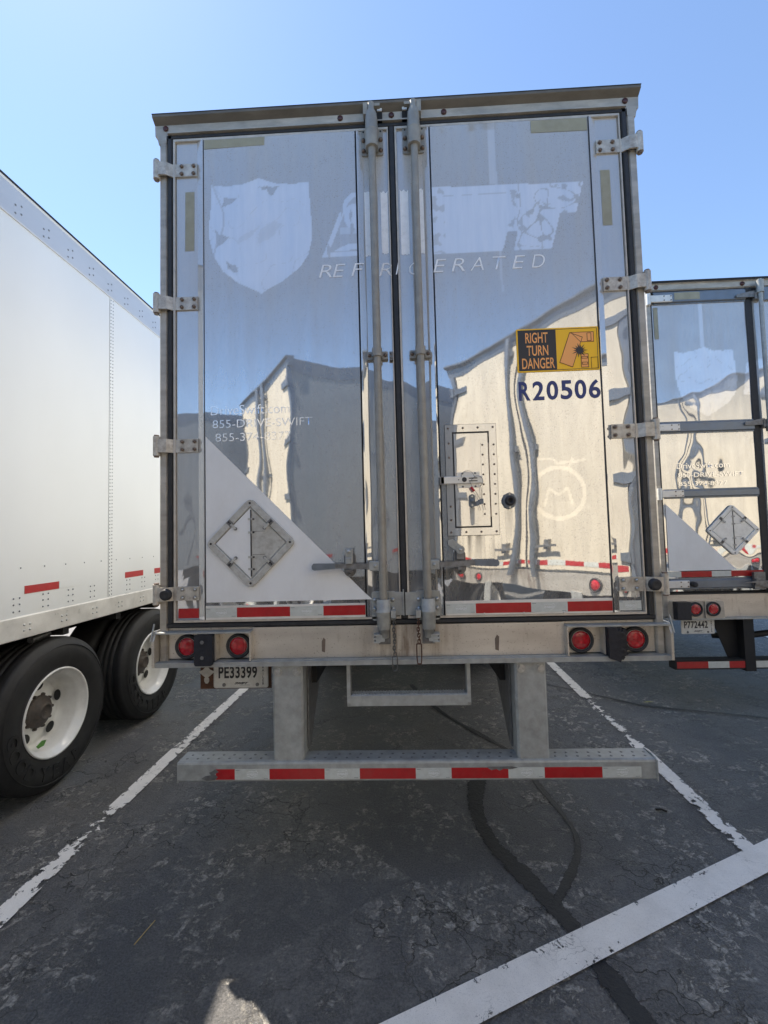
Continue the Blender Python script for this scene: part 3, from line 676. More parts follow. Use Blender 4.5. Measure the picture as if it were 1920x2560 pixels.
# doors
SH = [(-1.006, 3.677), (-.93, 3.668), (-.84, 3.672), (-.79, 3.687), (-.741, 3.706), (-.70, 3.688), (-.64, 3.668), (-.56, 3.662), (-.467, 3.667), (-.460, 3.52), (-.452, 3.42), (-.455, 3.34), (-.475, 3.26), (-.52, 3.19), (-.62, 3.115), (-.70, 3.075), (-.731, 3.052), (-.77, 3.075), (-.86, 3.12), (-.94, 3.185), (-.99, 3.27), (-1.016, 3.37), (-1.018, 3.45), (-1.006, 3.56)]
TEARS = [[(-.745, 3.655), (-.68, 3.66), (-.625, 3.652), (-.64, 3.625), (-.675, 3.60), (-.70, 3.635)], [(-.93, 3.605), (-.86, 3.592), (-.915, 3.562), (-.95, 3.54)], [(-.985, 3.43), (-.96, 3.40), (-.90, 3.375), (-.955, 3.335), (-.98, 3.32), (-.985, 3.38)],
         [(-.93, 3.245), (-.87, 3.21), (-.855, 3.185), (-.885, 3.17), (-.93, 3.225)], [(-.74, 3.41), (-.66, 3.46), (-.61, 3.44), (-.68, 3.36), (-.75, 3.33)], [(-.86, 3.37), (-.72, 3.45), (-.78, 3.38), (-.86, 3.33)]]
LOGO1 = [(-.398, 3.239), (-.270, 3.555), (-.235, 3.59), (-.15, 3.60), (.03, 3.60), (.03, 3.232), (-.1, 3.235)]
HOLE1 = [(-.335, 3.27), (-.25, 3.31), (-.18, 3.31), (-.18, 3.275)]; 
LOGO2 = [(.01, 3.60), (1.006, 3.585), (.964, 3.42), (.878, 3.418), (.825, 3.224), (.630, 3.228), (.652, 3.330), (.597, 3.330), (.569, 3.227), (.01, 3.228)]
TEAR2 = [[(.62, 3.565), (.66, 3.555), (.64, 3.50), (.655, 3.46), (.63, 3.47)], [(.86, 3.58), (.875, 3.565), (.845, 3.555)], [(.79, 3.49), (.83, 3.47), (.80, 3.455)], [(.90, 3.52), (.93, 3.50), (.965, 3.485), (.92, 3.475), (.87, 3.50)], [(.69, 3.42), (.72, 3.44), (.78, 3.50), (.72, 3.40)], [(.60, 3.36), (.645, 3.42), (.63, 3.35)], [(.655, 3.38), (.68, 3.42), (.69, 3.33), (.665, 3.33)], [(.64, 3.25), (.80, 3.24), (.75, 3.235)]]
def fuzz(x, z): return .010*noise.noise(Vector((x*34, z*34, 0)))+.006*noise.noise(Vector((x*90, z*90, 3)))
def cleanL(x, z):
    if 3.04 < z < 3.72 and x < -.44:
        if inpoly(x, z, SH):
            xx = x+fuzz(x, z); zz = z+fuzz(x+5, z)
            for t in TEARS:
                if inpoly(xx, zz, t): return .05 if t is not TEARS[4] and t is not TEARS[5] else .6
            e = noise.noise(Vector((x*22, z*22, 4)))
            if x < -.93 and abs(x+.965+.03*math.sin(z*14)) < .006: return .3
            if x > -.56 and z < 3.30 and e > .38: return .45
            return 1.+.2*noise.noise(Vector((x*5+z*3, z*5, 1)))-(.6 if abs(noise.noise(Vector((x*7, z*7, 12)))) < .012 else 0)
    if 3.22 < z < 3.61 and x > -.41 and inpoly(x, z, LOGO1):
        e = min(segd(x, z, LOGO1[i], LOGO1[(i+1) % len(LOGO1)]) for i in range(len(LOGO1)))
        d = math.hypot((x+.215)/.072, (z-3.46)/.085)
        if noise.noise(Vector((x*40, z*14, 2))) > .33: return .1
        if e < .024: return .9
        if d < .85 or (inpoly(x, z, HOLE1)): return .95
        if z < 3.40 and z > 3.36 and x > -.30: return .55
        return .12
    return 0.
def cleanR(x, z):
    if 3.22 < z < 3.61 and inpoly(x, z, LOGO2):
        xx = x+fuzz(x, z); zz = z+fuzz(x+5, z)
        for t in TEAR2:
            if inpoly(xx, zz, t): return .2
        if x > .60:
            if abs(noise.noise(Vector((x*9, z*9, 7)))) < .03: return .1
            if noise.noise(Vector((x*16, z*16, 17))) > .42: return .1
        if z > 3.53 and abs(z-3.545) < .003 and (.26 < x < .32 or .36 < x < .42 or .45 < x < .60): return .2
        if x < .27 and noise.noise(Vector((x*26, z*26, 9))) > .1: return .3
        return 1.
    if abs(x-.53) < .02 and z > 3.6 or abs(x-.56+(z-3)*.02) < .006 and z > 3.0: return .35
    return 0.
def smearR(x, z):
    v = 0.
    d = abs(math.hypot(x-.803, z-1.925)-.132)
    if d < .011: v = .8
    for a, b_ in (((.73, 1.86), (.755, 1.95)), ((.755, 1.95), (.80, 1.915)), ((.80, 1.915), (.85, 1.95)), ((.85, 1.95), (.87, 1.87)), ((.67, 2.10), (.71, 2.13)), ((.69, 2.105), (.78, 2.105)), ((.78, 2.105), (.80, 2.08)), ((.80, 2.08), (.90, 2.085)), ((.86, 2.06), (.88, 2.10)), ((.90, 2.085), (.94, 2.095))):
        if segd(x, z, a, b_) < .007: v = max(v, .7)
    if v: v *= .75+.4*noise.noise(Vector((x*50, z*50, 0)))
    if 1.80 < z < 1.88 and .64 < x < .96: v = max(v, .25*max(0, noise.noise(Vector((x*18, z*30, 0)))+.3))
    if z < 1.722 and .215 < x < .505: v = -1.3*max(0, noise.noise(Vector((x*55, z*2.5, 0)))+.22)*max(0, z-1.38)/.34
    if z < 1.87 and abs(x-.547) < .022: v = -.9*max(0, noise.noise(Vector((x*90, z*3, 0)))+.35)*max(0, z-1.55)/.3
    if abs(z-3.93) < .03 and x < 1.0: v = min(v, -.6*max(0, noise.noise(Vector((x*20, z*8, 0)))))
    return v
DL = empty('d', '', ''); bpy.data.objects.remove(DL)
def door(side):
    s = side
    m = MB()
    xo = s*1.209; xi = (-.032 if s < 0 else .020)
    x0, x1 = sorted((xo, xi))
    m.box(x0, x1, .004, .07, 1.300, 3.952, 0)
    # pale perimeter trim
    for (a, b_) in ((x0-.010, x0), (x1, x1+.006)): m.box(a, b_, -.012, .05, 1.300, 3.956, 1)
    m.box(x0, x1, -.012, .003, 3.944, 3.956, 1); m.box(x0, x1, -.012, .003, 1.300, 1.311, 1)
    d = m.build('door', ['dark', 'alu_trim'], T)
    o = MB(); a, b_ = sorted((s*1.206, s*1.088)); o.box(a, b_, .0, .0035, 1.312, 3.943); o.prism([(s*1.088, 0), (s*1.053, -.017), (s*1.050, -.017), (s*1.050, .003), (s*1.088, .003)][::s], 'z', 1.312, 3.943); o.build('side_channel', 'steel_strip', d)
    pin = -.205 if s < 0 else .200
    o = MB(); a, b_ = sorted((pin-s*.006, pin-s*.042)); 
    o.prism([(pin-s*.005, .003), (pin-s*.005, -.011), (pin-s*.012, -.012), (pin-s*.042, -.002), (pin-s*.042, .003)][::s], 'z', 1.312, 3.943)
    a, b_ = sorted((pin-s*.042, xi+(.001*s if s > 0 else -.001))); o.box(a, b_, -.001, .003, 1.312, 3.943); o.build('lock_channel', 'steel_strip', d)
    return d
dL = door(-1); dR = door(1)
warped_panel('door_panel', -1.046, -.208, 1.312, 3.943, -.012, 'steel', dL, .0018, 2.9, .0062, cleanL, None, 3.3)
warped_panel('door_panel', .203, 1.046, 1.312, 3.943, -.012, 'steel', dR, .0019, 2.9, .0062, cleanR, smearR, 11.1)
# logo across the channel strips beside the rods
def strip_ghost(x0, x1, z0, z1, y, parent, seed):
    mb = MB(); 
    pts = [(x0, z0)]+[(x0+(x1-x0)*i/6, z0+.012*noise.noise(Vector((i*1.3, seed, 0)))) for i in range(1, 7)]+[(x1, z1)]+[(x1-(x1-x0)*i/6, z1+.02*noise.noise(Vector((i*1.7, seed, 5)))) for i in range(1, 7)]
    mb.poly(pts, y); mb.build('faded_logo', 'ghost', parent)
strip_ghost(-.165, -.115, 3.24, 3.60, -.0022, dL, 1); strip_ghost(-.075, -.036, 3.25, 3.60, -.0022, dL, 2); strip_ghost(.03, .075, 3.24, 3.60, -.0022, dR, 3); strip_ghost(.125, .157, 3.24, 3.60, -.0022, dR, 4)
for ch, x, par, y in (('R', -.400, dL, 0), ('E', -.325, dL, 0), ('F', -.225, dL, 0), ('R', -.075, dL, 1), ('G', .085, dR, 1), ('E', .215, dR, 0), ('R', .312, dR, 0), ('A', .412, dR, 0), ('T', .530, dR, 0), ('E', .632, dR, 0), ('D', .735, dR, 0)):
    text(ch, x-.018, x+.052, 3.125, 3.196, -.0140 if not y else -.0024, 'ghost', par, 'faded_letter', -.012, .22)
text('I', -.004, .018, 3.125, 3.196, -.0112, 'ghost', dR, 'faded_letter', -.012, .22)
for body, x0, x1, z0, z1 in (('DriveSwift.com', -1.014, -.590, 2.395, 2.446), ('855-DRIVE-SWIFT', -1.005, -.468, 2.325, 2.368), ('855-374-8377', -.99, -.585, 2.252, 2.295)):
    text(body, x0, x1, z0, z1, -.0138, 'letter_white', dL, 'faded_lettering', -.008)
# aged tape residue
def quad(name, mat, par, pts, y): return MB().poly(pts, y).build(name, mat, par)
quad('aged_tape', 'tan', dL, [(-1.044, 3.888), (-1.043, 3.940), (-.705, 3.940), (-.708, 3.893)], -.0140)
quad('aged_tape', 'tan', dL, [(-1.158, 3.318), (-1.156, 3.656), (-1.105, 3.656), (-1.107, 3.320)], -.0015)
quad('aged_tape', 'tan', dR, [(.744, 3.872), (.744, 3.940), (1.042, 3.940), (1.042, 3.868)], -.0140)
quad('aged_tape', 'tan', dR, [(1.104, 3.346), (1.104, 3.652), (1.154, 3.652), (1.154, 3.346)], -.0015)
# white triangle on the left door
quad('white_triangle', 'white', dL, [(-1.044, 1.402), (-1.044, 2.282), (-.2095, 1.436), (-.2095, 1.402)], -.0142)
quad('white_triangle_tip', 'white', dL, [(-.2093, 1.402), (-.2093, 1.436), (-.172, 1.402)], -.0140)
placard(dL, -.802, 1.708, .229, -.0150, 'white', 'placard')
# bottom rail + tape
for s, d in ((-1, dL), (1, dR)):
    a, b_ = (-1.046, -.208) if s < 0 else (.203, 1.046)
    m = MB(); m.box(a, b_, -.0155, -.0105, 1.312, 1.384)
    for x in ([-.62+k*.22 for k in range(-1, 2)] if s < 0 else [.42+k*.2 for k in range(3)]): m.dome((x-.02, -.0155, 1.3185), (0, -1, 0), .005, .004)
    m.build('bottom_rail', 'alu_bright', d)
tape_strip(dL, [(-1.045, -.881, 'w'), (-.881, -.601, 'r'), (-.601, -.427, 'w'), (-.427, -.209, 'r')], 1.3235, 1.3735, -.0170)
tape_strip(dL, [(-1.199, -1.090, 'r')], 1.321, 1.371, -.0015)
tape_strip(dR, [(.206, .357, 'w'), (.357, .637, 'r'), (.637, .820, 'w'), (.820, 1.044, 'r')], 1.3205, 1.3705, -.0170)
tape_strip(dR, [(1.085, 1.195, 'w')], 1.318, 1.367, -.0015)
# hinges, rods
for s, d in ((-1, dL), (1, dR)):
    for z in (3.777, 3.020, 2.237): hinge(d, s, z)
    hinge(d, s, 1.450, True)
    lock_rod(d, s*.113); lock_handle(d, s, s > 0)
m = MB(); m.box(-.088, -.008, -.016, -.003, 1.318, 1.436); m.box(-.014, -.008, -.026, -.015, 1.318, 1.45); m.build('overlap_plate', 'galv', dL)
m = MB(); m.box(-.002, .098, -.017, -.004, 1.318, 1.434); m.build('overlap_plate', 'galv', dR)
m = MB(); m.box(-.050, -.030, -.024, -.004, 2.655, 2.700); m.dome((-.040, -.024, 2.667), (0, -1, 0), .006, .006); m.dome((-.040, -.024, 2.688), (0, -1, 0), .006, .006); m.build('seal_clip', 'steel_dark', dL)
# seams: dark sealant lines beside the panels
m = MB()
for x in (-1.0482,): m.box(x-.0016, x+.0012, -.0135, .002, 1.312, 3.943)
m.box(-.2085, -.2055, -.0128, .002, 1.312, 3.943); m.build('panel_seam', 'rubber', dL)
m = MB(); m.box(1.0462, 1.0500, -.0190, .002, 1.312, 3.943); m.box(.1995, .2025, -.0128, .002, 1.312, 3.943); m.build('panel_seam', 'rubber', dR)
# sign
sg = MB().prism(rrect(.619, 1.044, 2.562, 2.793, .006), 'y', -.0150, -.0138).build('warning_sign', 'orange', dR)
m = MB(); m.box(.627, .824, -.0156, -.0149, 2.569, 2.786, 0)
for a in ((.627, 1.037, 2.784, 2.7865), (.627, 1.037, 2.569, 2.5715), (1.0345, 1.037, 2.569, 2.7865)): m.box(a[0], a[1], -.0157, -.0149, a[2], a[3], 0)
m.build('sign_black_field', ['ink'], sg)
text('RIGHT', .666, .782, 2.716, 2.772, -.0162, 'sign_orange', sg, 'sign_word', .012); text('TURN', .671, .782, 2.648, 2.703, -.0162, 'sign_orange', sg, 'sign_word', .012); text('DANGER', .644, .813, 2.579, 2.636, -.0162, 'sign_orange', sg, 'sign_word', .010)
m = MB()
def outl(pts, y=-.0160, w_=.0013, fill=True):
    if fill: m.poly(pts, y, 1)
    for p, q in zip(pts, pts[1:]+pts[:1]):
        d = (Vector(q)-Vector(p)).normalized(); n_ = Vector((-d.y, d.x))*w_; e = d*w_
        P_, Q_ = Vector(p)-e, Vector(q)+e; m.poly([tuple(P_+n_), tuple(Q_+n_), tuple(Q_-n_), tuple(P_-n_)], y-.0006, 0)
outl([(.903, 2.765), (1.018, 2.765), (1.018, 2.713), (.95, 2.713)], -.0157); outl([(.985, 2.759), (1.005, 2.759), (1.005, 2.718), (.985, 2.718)], -.0160)
outl([(.896, 2.764), (.9605, 2.738), (.9035, 2.581), (.839, 2.608)], -.0162)
outl([(.949, 2.648), (.986, 2.648), (.986, 2.578), (.949, 2.578)], -.0157); outl([(.953, 2.634), (.982, 2.634), (.982, 2.625), (.953, 2.625)], -.0160); outl([(.954, 2.604), (.981, 2.604), (.981, 2.593), (.954, 2.593)], -.0160)
outl([(1.001, 2.629), (1.034, 2.629), (1.034, 2.571), (1.001, 2.571)], -.0157, .001, False)
st = []
for i in range(28):
    a = math.pi*2*i/28; r = (.042 if i % 4 == 0 else .033) if i % 2 == 0 else .017; st.append((.943+r*math.cos(a), 2.668+r*math.sin(a)*.95))
m.poly(st, -.0172, 2); m.build('sign_drawing', ['line_brown', 'sign_orange', 'ink'], sg)
for i, ch in enumerate('R20506'):
    x0 = .6215+i*.0722; text(ch, x0, x0+.0585, 2.413, 2.513, -.0142, 'navy', dR, 'trailer_number', .022)
# hatch
H = MB(); 
def frame_box(mb, x0, x1, z0, z1, w1, y0, y1, mi=0):
    mb.box(x0, x0+w1, y0, y1, z0, z1, mi); mb.box(x1-w1, x1, y0, y1, z0, z1, mi); mb.box(x0+w1, x1-w1, y0, y1, z1-w1*1.05, z1, mi); mb.box(x0+w1, x1-w1, y0, y1, z0, z0+w1*1.05, mi)
H.box(.2265, .4955, -.0136, -.0126, 1.7165, 2.2995, 1)
frame_box(H, .229, .493, 1.719, 2.297, .0365, -.0185, -.0125)
H.box(.264, .458, -.0140, -.0126, 1.752, 2.262, 1)
H = H.build('vent_door', ['steel_hatch', 'rubber'], dR)
MB().box(.2735, .4480, -.0200, -.0140, 1.7660, 2.2490).build('hatch_panel', 'steel_hatch', H)
m = MB()
m.box(.411, .4495, -.0230, -.0198, 1.812, 2.197, 0); m.box(.4525, .487, -.0215, -.0184, 1.812, 2.197, 0); m.cyl((.451, -.0215, 1.812), (0, 0, 1), .0035, .385, n=8, mi=1)
for k in range(8):
    z = 1.826+k*.0515; m.dome((.4195, -.023, z), (0, -1, 0), .0055, .005, mi=1); m.dome((.478, -.0215, z), (0, -1, 0), .0055, .005, mi=1)
m.build('piano_hinge', ['steel_hatch', 'bolt'], H)
m = MB()
for k in range(4):
    for z in (2.279, 1.736): m.dome((.245+k*.0775, -.0185, z), (0, -1, 0), .006, .005)
for z in (2.20, 2.125, 1.87, 1.80): m.dome((.247, -.0185, z), (0, -1, 0), .006, .005)
m.build('rivets', 'bolt', H)
m = MB(); m.box(.197, .4125, -.036, -.024, 1.986, 2.024, 0, .003); m.box(.193, .215, -.036, -.0185, 1.984, 2.026, 1); m.box(.285, .40, -.024, -.02, 1.965, 2.045, 0)
m.cyl((.319, -.036, 2.006), (0, -1, 0), .0125, .001, n=18, mi=2); m.cyl((.290, -.036, 2.006), (0, -1, 0), .003, .001, n=10, mi=2); m.box(.342, .386, -.0368, -.036, 2.010, 2.015, 2); m.box(.342, .386, -.0368, -.036, 1.996, 2.001, 2)
for x in (.312, .377):
    for z in (2.040, 1.971): m.dome((x, -.024, z), (0, -1, 0), .0055, .005, mi=1)
m.build('latch_bar', ['alu_bright', 'steel_dark', 'ink'], H)
m = MB(); m.prism(rrect(.341, .371, 1.862, 1.930, .0145), 'y', -.034, -.0195, 0); m.dome((.356, -.034, 1.896), (0, -1, 0), .011, .012, mi=0)
for z in (1.918, 1.873): m.cyl((.356, -.034, z), (0, -1, 0), .005, .002, n=10, mi=1)
m.build('rubber_stop', ['grey_plastic', 'bolt_zinc'], H)
m = MB(); m.prism([(.547+.034*math.cos(a)*(1 if abs(math.cos(a)) > .5 else .62), 1.891+.034*math.sin(a)*(1 if abs(math.sin(a)) < .7 else 1.25)) for a in [2*math.pi*i/28 for i in range(28)]], 'y', -.034, -.013, 0)
m.lathe([(.026, .0), (.024, .018), (.012, .020), (.010, .004), (.0001, .004)], (.547, -.034, 1.891), (0, -1, 0), 24, 1)
for z in (1.925, 1.857): m.cyl((.547, -.034, z), (0, -1, 0), .005, .002, n=10, mi=2)
m.build('rubber_stop', ['grey_plastic', 'rubber', 'bolt_zinc'], dR)
m = MB(); m.prism([(.343, 1.862), (.346, 1.78), (.352, 1.768), (.366, 1.775), (.369, 1.862)][::-1], 'y', -.0208, -.0204); m.build('drip_stain', 'placard', H)
# seals on the hatch latch (loose things)
def arc(c, r, a0, a1, n, y0, y1, sx=1, sz=1): return [(c[0]+r*sx*math.cos(math.radians(a0+(a1-a0)*i/n)), y0+(y1-y0)*i/n, c[1]+r*sz*math.sin(math.radians(a0+(a1-a0)*i/n))) for i in range(n+1)]
sl = empty('cable_seal', 'wire cable seal with red crimp hanging from the hatch latch bar', 'seal', (.36, -.04, 2.0))
m = MB(); m.tube([(x-.36, y+.04, z-2.0) for x, y, z in arc((.335, 2.018), .033, 180, 20, 14, -.045, -.040)+arc((.372, 1.985), .026, 80, 180, 8, -.041, -.044)], .0013, 6)
m.tube([(-.012, -.004, -.012), (-.006, -.008, -.03), (.02, -.010, -.07), (.030, -.008, -.095)], .0012, 6); m.build('seal_wire', 'steel_dark', sl)
MB().tube([(-.010, -.006, -.034), (.006, -.008, -.056)], .0062, 8).build('seal_body', 'red_plastic', sl)
sl2 = empty('cable_seal', 'grey lead seal on a long wire loop below the hatch latch', 'seal', (.40, -.04, 1.96))
m = MB(); m.tube([(x-.40, y+.04, z-1.96) for x, y, z in arc((.385, 1.995), .028, 120, -60, 12, -.044, -.042)]+[(.004, -.004, -.02), (.002, -.004, -.055)], .0012, 6)
m.tube([(.002, -.004, -.05), (.020, -.006, -.112)], .0011, 6); m.tube([(-.022, -.004, -.03), (-.014, -.004, -.08), (-.004, -.004, -.115)], .0009, 6); m.build('seal_wire', 'steel_dark', sl2)
m = MB(); m.prism(rrect(-.009, .010, -.082, -.056, .005), 'y', -.012, -.002); m.prism(rrect(-.026, -.012, -.090, -.066, .004), 'y', -.009, -.002); m.build('seal_body', 'grey_plastic', sl2)
# -------- rear sill
m = MB()
def sill_face(x0, x1, z0=1.108, z1=1.268, y=-.010): m.box(x0, x1, y, .03, z0, z1, 0)
sill_face(-.800, .800); 
for s in (-1, 1): 
    a, b_ = sorted((s*.80, s*1.305)); m.box(a, b_, .012, .04, 1.108, 1.268, 0)        # pocket back wall
    m.box(a, b_, -.052, .0125, 1.248, 1.256, 1)                                        # shelf lip above the lamps
    c, d_ = sorted((s*.800, s*.806)); m.box(c, d_, -.050, .012, 1.108, 1.250, 0)
    c, d_ = sorted((s*.985, s*.992)); m.box(c, d_, -.036, .012, 1.108, 1.248, 0)
m.box(-1.300, 1.300, -.050, .04, 1.094, 1.102, 1); m.box(-1.300, 1.300, -.050, -.046, 1.078, 1.0945, 1); m.box(-.80, .80, -.030, -.009, 1.102, 1.1065, 1)
m.box(-1.256, 1.256, -.018, .02, 1.2575, 1.2695, 1) if False else None
for s in (-1, 1):
    m.prism([(.05, 1.08), (-.055, 1.080), (-.058, 1.215), (-.030, 1.262), (.05, 1.262)], 'x', *sorted((s*1.300, s*1.313)), 0)
    m.prism([(-.058, 1.212), (-.064, 1.216), (-.032, 1.300), (-.026, 1.296)], 'x', *sorted((s*1.311, s*1.317)), 1)
    pass
sl_ = m.build('rear_sill', ['sill', 'galv'], T)
m = MB()
for (x, w_, h0, h1) in ((-.43, .010, 1.14, 1.21), (.46, .011, 1.135, 1.21)): m.prism([(x-w_, h0), (x+w_*.6, h0-.006), (x+w_, h1-.01), (x, h1), (x-w_, h1-.02)][::-1], 'y', -.0112, -.0106)
m.build('rust_mark', 'dirt', sl_)
for x in (-1.154, -.881, .885, 1.157): tail_light(T, x, 1.172, .011)
m = MB(); m.prism(rrect(-1.088, -.992, 1.088, 1.246, .012), 'y', -.064, .011, 0)
for z in (1.130, 1.208): m.lathe([(.016, .0), (.013, -.004), (.0001, -.004)], (-1.045, -.065, z), (0, -1, 0), 14, 0); m.cyl((-1.045, -.0645, z), (0, -1, 0), .010, .004, n=6, mi=1)
m.build('dock_bumper', ['plastic', 'steel_dark'], T)
# torn right bumper
m = MB(); ol = [(.993, 1.246), (1.065, 1.246), (1.072, 1.232), (1.088, 1.236), (1.094, 1.222), (1.082, 1.208), (1.093, 1.196), (1.089, 1.178), (1.098, 1.168), (1.086, 1.158), (1.090, 1.140), (1.104, 1.136), (1.089, 1.128), (1.096, 1.112), (1.083, 1.104), (1.090, 1.092), (1.078, 1.078), (1.052, 1.086), (1.020, 1.092), (.998, 1.096)]
m.prism(ol[::-1], 'y', -.048, .011, 0); m.prism([(x*.6+.993*.4, z) for x, z in ol][::-1], 'y', -.072, -.046, 0); m.prism([(.993+(x-.993)*.82, 1.165+(z-1.165)*.9) for x, z in ol][::-1], 'y', -.062, -.044, 0)
for z in (1.205, 1.125): m.lathe([(.020, 0), (.016, .004), (.0001, -.02)], (1.058, -.066, z), (0, -1, 0), 12, 1)
m.build('torn_dock_bumper', ['plastic', 'ink'], T)
# license plate on rusty bracket behind the sill
m = MB(); m.box(-1.150, -.752, .146, .152, .905, 1.10); br = m.build('plate_bracket', 'rust', T)
m = MB(); m.poly([(-1.150+.05*(.6+.4*math.sin(a*3))*math.cos(a)+.035, .985+.050*(.8+.25*math.cos(a*4))*math.sin(a)) for a in [2*math.pi*i/26 for i in range(26)]], .1450); m.build('bare_patch', 'placard', br)
plate(T, -1.073, -.768, .910, 1.062, .140, 'PE33399', None)
# guard legs
for s in (-1, 1):
    m = MB(); a, b_ = sorted((s*.538, s*.694)); m.prism([(a, .10), (a, -.022), (a+.010, -.032), (b_-.010, -.032), (b_, -.022), (b_, .10)], 'z', .598, 1.092, 0)
    m.box(a-.012, b_+.012, -.034, .06, .598, .604, 0)
    for x in (a+.030, b_-.030): m.cyl((x, -.032, 1.046), (0, -1, 0), .021, .003, n=20, mi=1); m.cyl((x, -.035, 1.046), (0, -1, 0), .0165, .010, n=6, mi=1)
    lg = m.build('guard_leg', ['galv', 'bolt_zinc'], T)
    m = MB(); x = s*.534; m.prism([(.06, 1.09), (.62, 1.09), (.10, .62), (.06, .62)], 'x', *sorted((x, x-s*.006)), 0); m.build('guard_gusset', 'steel_dark', lg)
# bumper
m = MB(); zt, zb = .603, .506
m.prism([(.068, zt), (-.032, zt), (-.041, zt-.004), (-.045, zt-.013), (-.045, zb+.006), (-.041, zb), (.05, zb), (.068, zb+.02)], 'x', -1.182, 1.200, 0)
for k in range(43):
    x = -1.15+k*.0552
    if .52 < abs(x) < .71: continue
    for y in (-.008, .030): m.lathe([(.007, .0), (.006, .0015), (.0001, .0006)], (x+(.012 if y > 0 else 0), y, zt), (0, 0, 1), 8, 1)
bp = m.build('rear_guard_bar', ['galv', 'steel_dark'], T)
u = -.7108; seg = [(-.985, -.888, 'r'), (-.888, u, 'w')]
for k in range(4): seg += [(u+.457*k, u+.457*k+.28, 'r'), (u+.457*k+.28, u+.457*(k+1), 'w')]
seg[-1] = (seg[-1][0], 1.128, 'w'); seg = [q for q in seg]
tape_strip(bp, seg, .517, .568, -.0462)
m = MB(); m.poly([(-.988, .570), (-.97, .555), (-.992, .545), (-.975, .53), (-.99, .515), (-1.03, .512), (-1.06, .522), (-1.04, .535), (-1.01, .54), (-1.02, .552), (-1.0, .56)], -.0472); m.build('tape_scrape', 'steel_dark', bp); m = MB(); m.poly([(.38, .572), (.50, .574), (.53, .567), (.49, .56), (.46, .563), (.44, .553), (.425, .562), (.40, .556), (.385, .566)], -.0474); m.build('tape_scrape', 'steel_dark', bp)
m = MB(); m.prism([(-.052, .498), (.07, .498), (.07, .605), (.0, .612), (-.052, .60)], 'x', 1.200, 1.206, 0); m.build('guard_end_cap', 'galv', bp); m = MB(); m.prism([(-.045, .50), (.068, .50), (.068, .60), (-.045, .60)], 'x', -1.186, -1.182, 0); m.build('guard_end_cap', 'galv', bp)
# step
m = MB()
for x in (-.306, .310): m.box(x-.009, x+.009, -.004, .052, .872, 1.094, 0); m.prism([(-.004, .872), (.052, .872), (.045, .853), (.004, .853)], 'x', x-.009, x+.009, 0)
m.prism([(-.002, .912), (-.006, .908), (-.006, .858), (.0, .855), (.058, .855), (.058, .912)], 'x', -.297, .301, 0)
for k in range(40):
    x = -.288+k*.0148; m.add([(x, .0, .912), (x+.0148, .0, .912), (x+.0148, .016, .912), (x, .016, .912), (x+.0074, .008, .920)], [(0, 1, 4), (1, 2, 4), (2, 3, 4), (3, 0, 4)], False, 0)
    m.add([(x+.005, .036, .912), (x+.0198, .036, .912), (x+.0198, .054, .912), (x+.005, .054, .912), (x+.0124, .045, .920)], [(0, 1, 4), (1, 2, 4), (2, 3, 4), (3, 0, 4)], False, 0)
m.build('step', 'galv', T)
# chains
def chain(x, ztop, n, matl, last, y=-.075, nm='safety_chain', sway=.002):
    m = MB(); z = ztop; L = .021
    for k in range(n):
        c = Vector((x+sway*math.sin(k*1.1), y+.004*math.sin(k), z)); a = (k % 2)*math.radians(75)+.2
        pts = []
        for i in range(12):
            t = 2*math.pi*i/12; px = .0062*math.cos(t); pz = (L*.5-.004)*(1 if math.sin(t) > 0 else -1)*min(1, abs(math.sin(t))*3)+.004*math.sin(t)
            pts.append(c+Vector((px*math.cos(a), px*math.sin(a), pz)))
        m.tube(pts, .0027, 6, closed=True); z -= L*.72
    hk = []; cz = z-last/2+.004; wv = .012
    for i in range(20):
        t = 2*math.pi*i/20; hk.append((x+wv*math.cos(t)*(1+.2*math.sin(t)), y-.002, cz+last/2*(1 if math.sin(t) > 0 else -1)*min(1, abs(math.sin(t))*2.2)))
    m.tube(hk, .0034, 6, closed=True)
    m.cyl((x, y+.002, ztop+.018), (0, -1, 0), .008, .006, n=12)
    return m.build(nm, matl, T)
chain(-.062, 1.318, 13, 'chain', .070); chain(.060, 1.318, 9, 'rust_chain', .098)
m = MB()
for x in (-.064, .062): m.box(x-.012, x+.012, -.080, -.012, 1.315, 1.352)
m.build('chain_bracket', 'galv', T)
wheel_set(T, 1.29, (4.0, 5.25))
MB().prism([(-1.24, .42), (-1.24, 1.10), (1.24, 1.10), (1.24, .42)], 'y', 3.30, 3.33).build('mud_flap', 'dark', T)
# ------------------------------------------------------------------ LEFT WHITE TRAILER
VX = -3.80
V = empty('dry_van_trailer', 'white riveted box trailer on the left with black tyres and white wheels', 'trailer', (VX, -1.75, 0), 0, 'semi trailers parked side by side')
def vy(y): return y+1.75
XS = 1.30
b = MB(); b.box(-XS+.004, XS-.004, .0, 15.5, 1.20, 4.085); 
b.build('van_wall', 'van_white', V)
SEAM = 1.366
b = MB(); b.box(XS-.004, XS, vy(SEAM), 15.5, 1.268, 3.868); b.box(XS-.004, XS-.0015, .0, vy(SEAM), 1.268, 3.868); b.box(XS-.0035, XS+.0025, vy(SEAM), vy(SEAM)+.050, 1.268, 3.868); m = b
m.cur = 1
for k in range(int(2.58/.0295)):
    z = 1.285+k*.0298; m.dome((XS+.0025, vy(SEAM)+.012, z), (1, 0, 0), .0055, .0032, 8); m.dome((XS+.0025, vy(SEAM)+.040, z+.004), (1, 0, 0), .0055, .0032, 8)
y = .1
while y < 6.5:
    m.dome((XS+.0005, y, 1.578), (1, 0, 0), .0055, .003, 8)
    y += .195
y = .08; 
